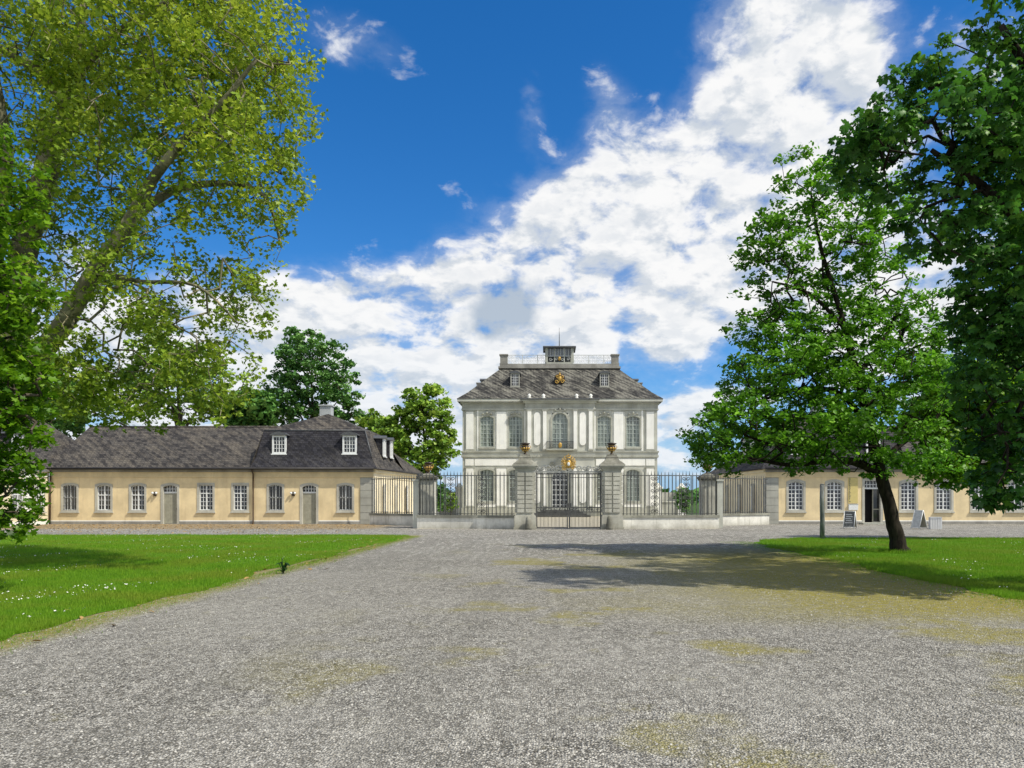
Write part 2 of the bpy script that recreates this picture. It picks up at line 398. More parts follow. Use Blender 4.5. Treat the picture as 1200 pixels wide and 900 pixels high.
def build_palace():
    PY = 82.0
    P = empty('palace', (0, PY + 8, 0), 'white two storey baroque palace with pilasters and a hipped slate roof behind the gate', 'palace')
    P.location = (0, PY, 0)
    # local frame: facade plane y=0, facing -y; central bay projects 0.45
    UZ0, UH, LZ0, LH = 7.45, 3.25, 1.65, 3.35
    W_ = 1.42
    XS = [7.8, 4.72]
    wall = MB()
    for s in (-1, 1):
        hs = [(s * x - W_ / 2, s * x + W_ / 2, z, z + h) for x in XS for z, h in ((UZ0, UH), (LZ0, LH))]
        a, b = (3.65, 10.4) if s > 0 else (-10.4, -3.65)
        holes_wall(wall, a, b, 0.0, 12.2, hs, 0.0)
        wall.quad((s * 3.65, -.45, 0), (s * 3.65, 0, 0), (s * 3.65, 0, 12.2), (s * 3.65, -.45, 12.2))
        wall.quad((s * 10.4, 0, 0), (s * 10.4, 16, 0), (s * 10.4, 16, 12.2), (s * 10.4, 0, 12.2))
    hs = [(-.82, .82, 7.2, 11.0), (-.85, .85, .7, 4.95)]
    holes_wall(wall, -3.65, 3.65, 0, 12.2, hs, -.45)
    wall.quad((-10.4, 16, 0), (10.4, 16, 0), (10.4, 16, 12.2), (-10.4, 16, 12.2))
    wall.build('wall', M['palegrey'], P)
    # base, string course, entablature
    def band(name, mat, z0, z1, out, inset=0.0):
        m = MB()
        for s in (-1, 1):
            m.box(s * 3.65, s * (10.4 + out), -out, -0.001, z0, z1)
            m.box(s * (10.4 + .001), s * (10.4 + out), 0, 16 + out, z0, z1)
        m.box(-3.65 - out, 3.65 + out, -.45 - out, -.451, z0, z1)
        m.build(name, mat, P)
    band('base_course', M['stone'], 0.0, 0.95, .10)
    band('string_course', M['stone'], 6.30, 6.52, .13); band('string_course', M['palegrey'], 6.52, 6.82, .07); band('string_course', M['stone'], 6.82, 6.98, .16)
    band('architrave', M['palegrey'], 11.35, 11.5, .12); band('frieze', M['stone'], 11.5, 12.05, .06)
    band('cornice', M['palegrey'], 12.05, 12.2, .22); band('cornice', M['stone'], 12.2, 12.36, .42); band('gutter', M['lead'], 12.36, 12.50, .52)
    # pilasters and panels
    def panel(x, w, z0, z1, y=0.0, cap=True, ins=.1, t=.07):
        m = MB(); m.box(x - w / 2, x + w / 2, y - t, y - .001, z0, z1)
        o = m.build('pilaster', M['palegrey'], P)
        MB().box(x - w / 2 + ins, x + w / 2 - ins, y - t - .045, y - t - .001, z0 + .18, z1 - .18).build('raised_panel', M['white'], o)
        if cap:
            MB().box(x - w / 2 - .05, x + w / 2 + .05, y - t - .06, y - t + .05, z1 - .16, z1 - .001).build('capital', M['stone'], o)
            MB().box(x - w / 2 - .04, x + w / 2 + .04, y - t - .05, y - t + .05, z0 + .001, z0 + .16).build('pilaster_foot', M['stone'], o)
    for s in (-1, 1):
        for z0, z1 in ((6.99, 11.34), (.96, 5.3)):
            panel(s * 9.62, .98, z0, z1); panel(s * 6.26, 1.16, z0, z1, ins=.07)
            panel(s * 3.25, .5, z0, z1, -.45, ins=.06, t=.16); panel(s * 1.62, .46, z0, z1, -.45, ins=.05, t=.16)
        MB().box(s * 3.85, s * 9.1, -.06, -.001, 5.42, 6.15).build('frieze_panel', M['white'], P)
        MB().box(s * 9.2, s * 10.1, -.06, -.001, 5.42, 6.15).build('frieze_panel', M['white'], P)
        # wall fields round the upper windows
        for x in XS:
            for q in (-.975, .975): MB().box(s * x + q - .075, s * x + q + .075, -.04, -.001, 7.0, 11.3).build('field_strip', M['white'], P)
            MB().box(s * x - .92, s * x + .92, -.05, -.001, 1.0, 1.4).build('apron', M['white'], P)
        # rounded panels in the central bay
        for z0, h in ((7.55, 3.5), (1.4, 3.5)):
            m = MB(); pts = []
            for i in range(9): t = math.pi * i / 8; pts.append((s * 2.42 + .34 * math.cos(t), z0 + h - .34 + .34 * math.sin(t)))
            for i in range(9): t = math.pi + math.pi * i / 8; pts.append((s * 2.42 + .34 * math.cos(t), z0 + .34 + .34 * math.sin(t)))
            m.prism(pts, -.53, -.451); m.build('rounded_panel', M['white'], P)
        # finials over the pilasters
        for x in (3.25, 1.75):
            m = MB(); m.lathe([(.16, 0), (.22, .06), (.1, .14), (.19, .26), (.17, .36), (.05, .46), (.01, .5)], s * x, -.85, 12.48, 10); m.build('finial', M['white'], P)
    w = window(W_, UH, .22, 4, 7, .17, .05, .2, 'greenjoin', 'glass_palace', 'stone', bar=.045, crest=True); w.parent = P; w.location = (-7.8, 0, UZ0)
    for x in (-4.72, 4.72, 7.8): copy_tree(w, P, (x, 0, UZ0))
    w2 = window(W_, LH, .22, 4, 7, .17, .05, .2, 'greenjoin', 'glass_palace', 'stone', bar=.045); w2.parent = P; w2.location = (-7.8, 0, LZ0)
    for x in (-4.72, 4.72, 7.8): copy_tree(w2, P, (x, 0, LZ0))
    a = window(1.64, 3.8, .8, 4, 7, .2, .07, .22, 'greenjoin', 'glass_palace', 'stone', bar=.045, crest=True); a.parent = P; a.location = (0, -.45, 7.2)
    # entrance: glazed double door
    dr = window(1.7, 4.25, .8, 4, 8, .2, .07, .3, 'joinery', 'glass_dark', 'stone', bar=.05); dr.name = 'glazed_door'; dr.parent = P; dr.location = (0, -.45, .7)
    # door canopy carving and coat of arms
    m = MB(); m.prism([(-1.3, 5.25), (1.3, 5.25), (1.1, 5.6), (.5, 5.75), (0, 6.25), (-.5, 5.75), (-1.1, 5.6)], -.62, -.451)
    for sx in (-1, 1): m.tube(scroll(sx * .8, 5.6, .3, 1.2, 0, sx, y=-.66), .05)
    m.build('door_carving', M['stone'], P)
    # balcony
    m = MB(); m.box(-1.45, 1.45, -1.35, -.46, 6.98, 7.12); b = m.build('balcony', M['stone'], P)
    m = MB()
    for i in range(29): x = -1.4 + 2.8 * i / 28; m.cbox(x, -1.3, 7.12, .03, .03, .78)
    m.box(-1.43, 1.43, -1.33, -1.27, 7.86, 7.92).box(-1.43, 1.43, -1.325, -1.275, 7.2, 7.24)
    for sx in (-1, 1):
        m.box(sx * 1.43, sx * 1.38, -1.3, -.46, 7.86, 7.92)
        for y in (-1.1, -.9, -.7): m.cbox(sx * 1.4, y, 7.12, .03, .03, .78)
        m.tube(scroll(sx * .85, 7.5, .26, 1.3, 0, sx, y=-1.34), .025)
    m.build('balcony_railing', M['iron'], b)
    m = MB(); m.ball(0, -1.38, 7.5, .24, .8, .3, 1.2); m.build('gilt_monogram', M['goldpaint'], b)
    # steps
    m = MB()
    for i in range(4): k = 3 - i; m.box(-2.0 - .35 * k, 2.0 + .35 * k, -2.6 - .38 * k, -.46 if i else -.46, .175 * i + .002, .175 * (i + 1))
    m.build('front_steps', simple('dark_step_stone', (.075, .075, .07), .8), P)
    # roof
    r = MB()
    e, tp = (-10.95, 10.95, -.6, 16.6), (-6.6, 6.6, 4.2, 11.8)
    mid = (-9.9, 9.9, .55, 15.45)
    r.frustum(e, 12.5, mid, 13.32, False); r.frustum(mid, 13.32, tp, 16.5)
    roof = r.build('roof', M['roof_palace'], P)
    MB().box(-10.9, 10.9, -.55, 16.5, 12.2, 12.49).build('soffit', M['palegrey'], roof)
    m = MB(); m.box(-6.85, 6.85, 3.95, 12.05, 16.5, 16.72).box(-6.7, 6.7, 4.1, 11.9, 16.72, 17.0); m.build('roof_kerb', M['plinth'], roof)
    for sx in (-1, 1):
        for y in (4.5, 11.4):
            m = MB(); m.cbox(sx * 6.25, y, 17.0, .8, .7, .98).cbox(sx * 6.25, y, 17.98, .98, .88, .14).cbox(sx * 6.25, y, 17.0, .92, .82, .1); m.build('parapet_block', M['plinth'], roof)
    def rail(x0, x1, y):
        m = MB()
        m.box(x0, x1, y - .03, y + .03, 18.02, 18.09); m.box(x0, x1, y - .03, y + .03, 17.06, 17.12)
        n = int((x1 - x0) / .42); 
        for i in range(n + 1): x = x0 + (x1 - x0) * i / n; m.cbox(x, y, 17.0, .04 if i % 4 else .11, .04, 1.08)
        for i in range(n):
            x = x0 + (x1 - x0) * (i + .5) / n
            m.tube(scroll(x, 17.78, .16, 1.1, math.pi / 2, 1 if i % 2 else -1, 10, y), .022, 4); m.tube(scroll(x, 17.4, .17, 1.1, -math.pi / 2, 1 if i % 2 else -1, 10, y), .022, 4)
        m.build('roof_railing', M['paleiron'], roof)
    for y in (4.45, 11.5): rail(-5.85, -1.6, y); rail(1.6, 5.85, y)
    for x in (-6.25, 6.25):
        m = MB(); m.box(x - .03, x + .03, 4.9, 11.1, 18.02, 18.09)
        for i in range(16): m.cbox(x, 4.9 + 6.2 * i / 15, 17, .04, .04, 1.05)
        m.build('roof_railing', M['paleiron'], roof)
    # belvedere
    m = MB(); m.box(-1.5, 1.5, 4.3, 6.9, 17.0, 17.25)
    for x in (-1.45, 1.45):
        for y in (4.4, 6.8): m.cbox(x, y, 17.25, .3, .2, 1.6)
    for x in (-.55, .55): m.cbox(x, 4.4, 17.25, .12, .1, 1.6)
    bel = m.build('belvedere', M['stone'], P)
    m = MB(); m.box(-1.3, 1.3, 4.42, 4.44, 17.95, 18.8).box(-1.3, 1.3, 6.76, 6.78, 17.25, 18.8); m.build('belvedere_glazing', glass('belvedere_glass', (.12, .14, .16)), bel)
    m = MB()
    for i in range(1, 9): m.cbox(-1.3 + 2.6 * i / 9, 4.4, 17.95, .04, .05, .85)
    m.box(-1.3, 1.3, 4.36, 4.42, 17.9, 17.96)
    for i in range(4): m.tube(scroll(-1.0 + .67 * i, 17.6, .2, 1.2, 0, 1 if i % 2 else -1, 12, 4.36), .025, 4)
    m.build('belvedere_railing', M['paleiron'], bel)
    MB().frustum((-1.85, 1.85, 3.95, 7.25), 18.85, (-1.85, 1.85, 3.95, 7.25), 19.0).frustum((-1.8, 1.8, 4.0, 7.2), 19.0, (-1.0, 1.0, 4.8, 6.4), 19.15).build('belvedere_roof', M['lead'], bel)
    MB().ball(0, 4.32, 17.65, .2, .8, .4, 1.2).build('gilt_shield', M['goldpaint'], bel)
    MB().tube([(0, 5.5, 19.1), (0, 5.5, 20.4), (0, 5.5, 21.4)], [.05, .035, .015], 6).build('mast', M['iron'], bel)
    # dormers
    d = dormer(1.0, 1.45, 1.9, 'quoin', True, 'glass_wing', 4, 4); d.parent = P; d.location = (-4.85, 1.35, 14.05)
    copy_tree(d, P, (4.85, 1.35, 14.05))
    copy_tree(d, P, (-9.0, 6.5, 14.0), -math.pi / 2); copy_tree(d, P, (9.0, 6.5, 14.0), math.pi / 2)
    # gilt cartouche
    m = MB(); m.lathe([(.02, -.1), (.5, -.08), (.62, 0), (.5, .08), (.02, .1)], 0, 0, 0, 16)
    for i, v in enumerate(m.v): m.v[i] = (v[0], v[2] * 1.0, v[1])
    c = m.build('roof_cartouche', M['bronze'], P, (0, 1.75, 14.95))
    m = MB()
    for sx in (-1, 1):
        m.tube(scroll(sx * .33, -.3, .22, 1.3, 0, sx, y=-.12), .05); m.tube(scroll(sx * .26, .2, .2, 1.3, math.pi, sx, y=-.12), .05)
    m.ball(0, -.1, 0, .24, .9, .5, 1.3); m.ball(0, -.1, .42, .15); m.ball(0, -.1, .62, .08)
    m.build('gilt_ornament', M['goldpaint'], c)
    m = MB(); m.box(-.5, .5, .05, 1.4, -.5, .25); m.build('cartouche_housing', M['lead'], c)
    # chimneys at the side slopes
    for sx in (-1, 1):
        m = MB(); m.cbox(sx * 9.1, 4.9, 13.3, .5, .6, 1.6); m.cbox(sx * 9.1, 4.9, 14.9, .6, .7, .1); m.build('chimney', M['plinth'], P)
build_palace()

# ------------------------------------------------------------------ service wings
W4 = window(.95, 1.78, .12, 4, 5, .15, bars=False, bar=.026)
W5 = window(.95, 1.78, .0, 4, 6, .15, bar=.032)
W6 = window(.95, 1.78, .12, 4, 2, .15, bars=True, bar=.03)
W8 = window(1.05, 2.0, .16, 4, 7, .16, gl='glass_right', bar=.045)
DD = door(.98, 2.72, .14, .5)
DO = door(1.12, 2.95, .0, .52, open_=True)
WF = window(.95, 1.78, .12, 4, 5, .15, depth=.0, proud=.07)
DM = dormer(1.0, 1.3, 1.2)
PROTOS = [W4, W5, W6, W8, DD, DO, WF, DM]

def build_wing(s, xi, xo, xe, opens, label, dorm, peak, pipes, ylab):
    """s=-1 left wing, +1 right wing; x values are unsigned"""
    Yf = 54.5
    Wg = empty('service_wing', (s * (xi + xe) / 2, Yf, 0), label, 'building')
    ox = Wg.location.x
    X = lambda x: s * x - ox
    # opens: (x, proto, z0, w, h)
    holes = [(X(x) - w / 2, X(x) + w / 2, z0, z0 + h) for x, p, z0, w, h in opens]
    wl = MB(); a, b = sorted((X(xi), X(xe)))
    holes_wall(wl, a, b, 0, 3.9, holes, 0.0)
    wl.quad((X(xe), 0, 0), (X(xe), 11.4, 0), (X(xe), 11.4, 3.9), (X(xe), 0, 3.9))
    wl.quad((X(xe), 11.4, 0), (X(xo), 11.4, 0), (X(xo), 11.4, 3.9), (X(xe), 11.4, 3.9))
    wl.build('wall', M['ochre'], Wg)
    MB().quad((X(xi), 0, 0), (X(xi - 1.2), 13, 0), (X(xi - 1.2), 13, 3.9), (X(xi), 0, 3.9)).quad((X(xi - 1.2), 13, 0), (X(xo), 13, 0), (X(xo), 13, 3.9), (X(xi - 1.2), 13, 3.9)).build('side_wall', M['cream'], Wg)
    for x, p, z0, w, h in opens: copy_tree(p, Wg, (X(x), 0, z0), 0)
    # plinth between the doors, cornice
    m = MB(); cuts = sorted((X(x) - w / 2 - .18, X(x) + w / 2 + .18) for x, p, z0, w, h in opens if z0 < .3)
    c0 = a
    for q0, q1 in cuts + [(b, b)]: m.box(c0, q0, -.05, -.001, 0, .20); c0 = q1
    m.build('base_course', M['plinth'], Wg)
    m = MB(); c0 = a
    for q0, q1 in cuts + [(b, b)]: m.box(c0, q0, -.025, -.001, .201, .27); c0 = q1
    m.build('base_moulding', M['white'], Wg)
    MB().box(a, b, -.06, -.001, 3.33, 3.40).build('string_course', M['ochre'], Wg)
    m = MB(); m.box(a, b, -.12, -.001, 3.70, 3.80).box(a, b, -.22, -.001, 3.80, 3.90); m.build('cornice', M['plinth'], Wg)
    g = MB(); g.tube([(a - .1, -.40, 3.93), (b + .1, -.40, 3.93)], .075, 8)
    g.tube([(X(xi - .3), -.3, 3.93), (X(xi - 1.5), 13, 3.93)], .07, 8); g.build('gutter', M['copperpipe'], Wg)
    for x in pipes:
        p = MB(); p.tube([(X(x), -.38, 3.85), (X(x), -.12, 3.55), (X(x), -.12, .1), (X(x), -.2, .0)], .055, 8); p.build('downpipe', M['downpipe'], Wg)
    # quoin at the inner corner: grey-blue blocks
    q = MB(); z = 0.0
    hs = [.30, .52, .52, .52, .52, .52, .40]
    for i, h in enumerate(hs):
        q.box(X(xi + .92), X(xi), -.07, -.001, z + .012, z + h - .012)
        q.add([(X(xi), -.07, z + .012), (X(xi - .045), .5, z + .012), (X(xi - .045), .5, z + h - .012), (X(xi), -.07, z + h - .012)], [(0, 1, 2, 3)])
        z += h
    q.build('quoin', M['quoin'], Wg)
    MB().box(X(xi + .94), X(xi), -.035, -.0015, 0, 3.3).build('quoin_bed', M['plinth'], Wg)
    # side wall: corner pilaster, cornice, windows
    ang = math.atan2(1.2, 13.0)
    def side(d, off):   # point at distance d along the side wall, off metres proud of it
        ux, uy = -1.2 / 13.055, 13 / 13.055
        return (X(xi + ux * d - off * uy), uy * d + off * ux * 0)
    for z0, z1, off in ((3.33, 3.40, .05), (3.68, 3.9, .14), (0, .28, .05)):
        m = MB(); p0, p1, p2, p3 = side(.02, 0.001), side(.02, off), side(13, off), side(13, 0.001)
        m.add([(*p0, z0), (*p1, z0), (*p2, z0), (*p3, z0), (*p0, z1), (*p1, z1), (*p2, z1), (*p3, z1)], [(0, 1, 2, 3), (4, 5, 6, 7), (0, 1, 5, 4), (1, 2, 6, 5), (2, 3, 7, 6)])
        m.build('side_cornice' if z0 > 1 else 'side_base', M['cream'] if z0 > 1 else M['plinth'], Wg)
    rz = (math.pi / 2 + ang) if s < 0 else (-math.pi / 2 - ang)
    for d in (2.6, 5.6, 8.6, 11.3):
        x, y = side(d, 0.0); copy_tree(WF, Wg, (x, y, 1.0), rz)
    # roofs
    zb, ze = 6.75, 3.95
    e0, e1 = -.42, .42
    A = (X(xi - .35), e0, ze); B = (X(xi - 1.55), 13.2, ze)
    Lf = (X(xo + .25), e0, ze); Cc = (X(xi + .85), 1.0, zb); D = (X(xi + .65), 6.2, zb)
    G = (X(xo - .25), 1.0, zb); G2 = (X(xo - .25), 6.6, zb)
    Fp = (X(peak), 3.3, 8.2); E = (X(peak), 9.6, 8.2)
    Lb = (X(xo + .25), 13.2, ze)
    # lower flare of the mansard
    def lerp(p, q, t): return tuple(p[i] + (q[i] - p[i]) * t for i in range(3))
    fl = lambda p, q: (p[0] + (q[0] - p[0]) * .42, p[1] + (q[1] - p[1]) * .42, p[2] + (q[2] - p[2]) * .27)
    A2, C2, L2, G3 = fl(A, Cc), Cc, fl(Lf, G), G
    man = MB(); man.quad(Lf, A, A2, L2).quad(L2, A2, Cc, G)
    man.build('mansard_front', M['roof_mansard'], Wg)
    up = MB()
    Bk = lerp(A, B, .52); Bk2 = fl(Bk, D)
    up.quad(A, Bk, Bk2, A2).quad(A2, Bk2, D, Cc)
    up.quad(Bk, B, E, D).quad(Cc, D, E, Fp).quad(Cc, Fp, G).quad(G, Fp, E, G2).quad(G, G2, Lb, Lf).quad(G2, E, Lb).quad(Lb, E, B)
    up.build('roof', M['roof_wing'], Wg)
    m = MB(); m.tube([G, Cc], .05, 6); m.tube([A2, Cc], .04, 6); m.build('roof_ridge', M['lead'], Wg)
    lo = MB(); rid = 5.3
    x0, x1 = X(xo + .05), X(xe + .3)
    lo.quad((x0, e0, ze), (x1, e0, ze), (x1, rid, 7.4), (x0 + s * -1.6, rid, 7.4)).quad((x0, 11.8, ze), (x1, 11.8, ze), (x1, rid, 7.4), (x0 + s * -1.6, rid, 7.4))
    lo.quad((x1, e0, ze), (x1, 11.8, ze), (x1, rid, 7.4))
    lo.build('low_roof', M['roof_wing'], Wg)
    m = MB(); m.tube([(x0 - s * 1.4, rid, 7.42), (x1, rid, 7.42)], .08, 6); m.build('roof_ridge', M['roof_wing'], Wg)
    m = MB(); m.box(min(A[0], x1), max(A[0], x1), -.40, -.001, 3.901, 3.93); m.build('soffit', M['plinth'], Wg)
    for x in dorm: copy_tree(DM, Wg, (X(x), .30, 5.02), 0)
    for d in (3.4, 5.2):
        x, y = side(d, -.2); copy_tree(DM, Wg, (x, y, 5.0), rz)
    m = MB(); cx = X(peak + .25); m.cbox(cx, 3.7, 7.6, .86, .7, 1.2).cbox(cx, 3.7, 8.8, 1.0, .86, .10).cbox(cx, 3.7, 7.9, 1.05, .8, .14); m.build('chimney', M['chimney'], Wg)
    return Wg, X

px2x = lambda px, Y=54.5: (px - VX) * Y / F + CAMX
L = [(-px2x(p), q, 1.0, .95, 1.78) for p, q in ((82, W6), (121.8, W4), (161.4, W4), (241.4, W5), (281.5, W5), (322.9, W6), (404.9, W6))]
L += [(-px2x(199.4), DD, .03, .98, 2.72), (-px2x(362.4), DD, .03, .98, 2.72)]
LW, LX = build_wing(-1, 13.6, 22.0, 36.6, L, 'long ochre service wing with slate roof left of the palace', (-px2x(327, 54.8), -px2x(409.5, 54.8)), 17.75, (22.1,), 0)
def lamp(par, x):
    m = MB(); m.box(x - .1, x + .1, -.05, -.001, 2.0, 2.3); m.tube([(x - .13, -.12, 2.12), (x, -.06, 2.05), (x + .13, -.12, 2.12)], .02, 6)
    o = m.build('wall_lamp', M['bronze'], par)
    for sx in (-1, 1): MB().ball(x + sx * .13, -.14, 2.2, .09).build('lamp_globe', M['joinery'], o)
lamp(LW, px2x(182) - LW.location.x); lamp(LW, px2x(344) - LW.location.x)
Rr = [(px2x(p), W8, 1.02, 1.05, 2.0) for p in (932.7, 978, 1064.7, 1106, 1148, 1190, 1232)] + [(px2x(1022.4), DO, .12, 1.12, 2.95)]
RW, RX = build_wing(1, 14.2, 24.0, 38.0, Rr, 'cream ochre service wing right of the palace with an open doorway', (16.6, 22.0), 18.9, (), 0)
MB().box(px2x(1022.4) - RW.location.x - .95, px2x(1022.4) - RW.location.x + .95, -.75, -.052, 0.001, .12).build('door_step', M['stone'], RW)

# wing that comes forward at the far left, its lit wall facing the court
FW = empty('forward_wing', (-40.6, 50, 0), 'cream end building half hidden behind the leaves at the far left', 'building')
def fwx(x): return x + 40.6
m = MB(); hl = []
m.quad((fwx(-36.62), -7, 0), (fwx(-36.62), 4.49, 0), (fwx(-36.62), 4.49, 3.9), (fwx(-36.62), -7, 3.9)).quad((fwx(-44.6), -7, 0), (fwx(-36.62), -7, 0), (fwx(-36.62), -7, 3.9), (fwx(-44.6), -7, 3.9)).quad((fwx(-44.6), -7, 0), (fwx(-44.6), 14, 0), (fwx(-44.6), 14, 3.9), (fwx(-44.6), -7, 3.9))
m.build('wall', M['cream'], FW)
for y in (-4.8, -1.8, 1.2, 3.35): copy_tree(WF, FW, (fwx(-36.62), y, 1.0), math.pi / 2)
m = MB()
for z0, z1, o_ in ((0, .25, .05), (3.33, 3.4, .06), (3.7, 3.9, .16)): m.box(fwx(-36.619), fwx(-36.619) + o_, -7, 4.4, z0, z1)
m.build('cornice', M['white'], FW)
m = MB()
for i in range(7): m.box(fwx(-36.618), fwx(-36.55), 2.0 - 7.6, 2.9 - 7.6, .02 + .54 * i, .52 + .54 * i); m.box(fwx(-36.618), fwx(-36.55), 1.8, 2.5, .02 + .54 * i, .52 + .54 * i)
m.build('quoin', M['white'], FW)
m = MB()
m.quad((fwx(-36.2), -7.4, 3.95), (fwx(-36.2), 4.6, 3.95), (fwx(-40.6), 9.8, 7.9), (fwx(-40.6), -3, 7.9)).quad((fwx(-45), -7.4, 3.95), (fwx(-45), 14, 3.95), (fwx(-40.6), 9.8, 7.9), (fwx(-40.6), -3, 7.9)).quad((fwx(-36.2), -7.4, 3.95), (fwx(-45), -7.4, 3.95), (fwx(-40.6), -3, 7.9)).quad((fwx(-36.2), 4.6, 3.95), (fwx(-40.6), 9.8, 7.9), (fwx(-45), 14, 3.95), (fwx(-36.2), 14, 3.95))
m.build('roof', M['roof_wing'], FW)
copy_tree(DM, FW, (fwx(-37.4), 2.5, 4.9), math.pi / 2)
m = MB(); m.tube([(fwx(-36.45), 4.38, 3.9), (fwx(-36.5), 4.38, 0)], .06, 8); m.build('downpipe', M['downpipe'], FW)

for p in PROTOS:
    for c in kids(p): bpy.data.objects.remove(c)
    bpy.data.objects.remove(p)

# banner, notice and step things on the right wing
bx = px2x(999)
B = empty('vertical_sign', (bx, 54.5, 1.35), 'tall narrow pale yellow sign with a line of dark upright lettering beside the open door', 'sign')
MB().box(-.30, .36, -.05, -.002, 0.15, 1.95).build('sign_panel', simple('pale_yellow_board', (.60, .50, .20), .6, var=.06), B)
m = MB(); z = .22
for h, k in ((.1, 2), (.02, 0), (.16, 1), (.13, 3), (.12, 1), (.15, 2), (.1, 1), (.13, 3), (.14, 1), (.12, 2), (.13, 1), (.12, 3)):
    if k: m.box(-.24, -.20, -.056, -.051, z, z + h)
    if k > 1: m.box(-.20, -.15, -.056, -.051, z, z + .03)
    if k > 2: m.box(-.20, -.15, -.056, -.051, z + h - .03, z + h)
    z += h + .025
m.build('lettering', M['iron'], B)
N = empty('notice_board', (px2x(1000), 54.45, 1.0), 'small white notice panel mounted below the yellow sign', 'notice')
MB().box(-.36, .30, -.06, .04, 0, .42).build('notice_panel', M['joinery'], N)
MB().box(-.38, .32, -.075, -.061, .40, .44).build('notice_header', M['palegrey'], N)

# ------------------------------------------------------------------ gate, pillars, urns, fences
GY = 45.0
def gate_pillar(x, label):
    P = empty('gate_pillar', (x, GY, 0), label, 'gate pillar', 'stone pillars either side of the gate')
    m = MB(); m.cbox(0, 0, 0, 1.32, 1.32, .14).cbox(0, 0, .14, 1.24, 1.24, .62).cbox(0, 0, .76, 1.16, 1.16, .08); m.build('plinth', M['pillar'], P)
    m = MB(); m.cbox(0, 0, .84, 1.02, 1.02, 2.6); m.build('shaft', M['pillar'], P)
    m = MB()
    for fx, fy in ((0, -1), (1, 0), (-1, 0), (0, 1)):
        for i in range(9):
            z = .98 + i * .262
            for k in (-1, 1):
                if fy: m.cbox(k * .24, fy * .55, z, .40, .09, .225)
                else: m.cbox(fx * .55, k * .24, z, .09, .40, .225)
    m.build('rusticated_blocks', M['pillar'], P)
    m = MB()
    for k, (w, z, h) in enumerate(((1.1, 3.44, .08), (1.22, 3.52, .07), (1.36, 3.59, .09), (1.46, 3.68, .07))): m.cbox(0, 0, z, w, w, h - .001)
    m.build('cornice', M['pillar'], P)
    m = MB(); prof = [(.72, 3.75), (.66, 3.82), (.54, 3.92), (.42, 4.02), (.36, 4.12), (.36, 4.2), (.30, 4.26), (.27, 4.36)]
    vs = []
    for r, z in prof: vs += [(-r, -r, z), (r, -r, z), (r, r, z), (-r, r, z)]
    fs = [(i * 4 + j, i * 4 + (j + 1) % 4, i * 4 + 4 + (j + 1) % 4, i * 4 + 4 + j) for i in range(len(prof) - 1) for j in range(4)] + [tuple(range(len(vs) - 4, len(vs)))]
    m.add(vs, fs); m.build('cap', M['pillarcap'], P)
def urn(x, y, z, label, s=1.0):
    U = empty('urn', (x, y, z), label, 'urn', 'gilt urns on the stone pillars')
    U.scale = (s, s, s)
    MB().lathe([(.12, 0), (.12, .04), (.06, .08), (.045, .15), (.09, .18), (.17, .24), (.22, .33), (.235, .42), (.20, .50), (.17, .55), (.24, .60), (.29, .63), (.29, .66), (.1, .70), (.03, .71)]).build('bowl', M['bronze'], U)
    m = MB()
    for i in range(10):
        t = 2 * math.pi * i / 10; m.ball(.215 * math.cos(t), .215 * math.sin(t), .36, .06, 1, 1, 1.3, 8); m.ball(.15 * math.cos(t + .3), .15 * math.sin(t + .3), .24, .05, 1, 1, 1.2, 6)
    m.lathe([(.19, .50), (.215, .515), (.19, .53)], k=16); m.lathe([(.06, .12), (.085, .14), (.06, .16)], k=12)
    m.build('gilt_garland', M['goldpaint'], U)
    for sx in (-1, 1): MB().tube([(sx * .22, 0, .34), (sx * .31, 0, .42), (sx * .29, 0, .52), (sx * .2, 0, .52)], .022, 6).build('handle', M['goldpaint'], U)
gate_pillar(-2.53, 'rusticated grey stone pillar standing left of the gate'); gate_pillar(2.53, 'rusticated grey stone pillar standing right of the gate')
urn(-2.53, GY, 4.36, 'dark gilt urn on the gate pillar left of the gate'); urn(2.53, GY, 4.36, 'dark gilt urn on the gate pillar right of the gate')
for sx, w in ((-1, 'left'), (1, 'right')):
    X0 = sx * 8.5
    P = empty('end_pillar', (X0, 46.9, 0), f'plain pale stone pillar behind the outer bend of the {w} fence', 'pillar', 'plain pillars at the bends of the fence')
    m = MB(); m.cbox(0, 0, 0, .95, .95, .7).cbox(0, 0, .7, .82, .82, 2.2); m.build('shaft', M['pillar'], P)
    m = MB(); m.cbox(0, 0, 2.9, .95, .95, .1).cbox(0, 0, 3.0, 1.08, 1.08, .12).frustum((-.48, .48, -.48, .48), 3.12, (-.2, .2, -.2, .2), 3.32); m.build('cap', M['pillarcap'], P)
    urn(X0, 46.9, 3.32, f'dark gilt urn on the plain pillar at the outer bend of the {w} fence')
for x, l in ((-2.33, 'low rough stone wheel guard at the foot of the left gate pillar'), (2.33, 'low rough stone wheel guard at the foot of the right gate pillar')):
    G = MB().lathe([(.19, 0), (.2, .1), (.17, .4), (.15, .6), (.1, .74), (.03, .78)], k=10).build('guard_stone', M['pillarcap'], None, (x, GY - .86, 0)); tag(G, l, 'guard stone', 'stone wheel guards at the gate')

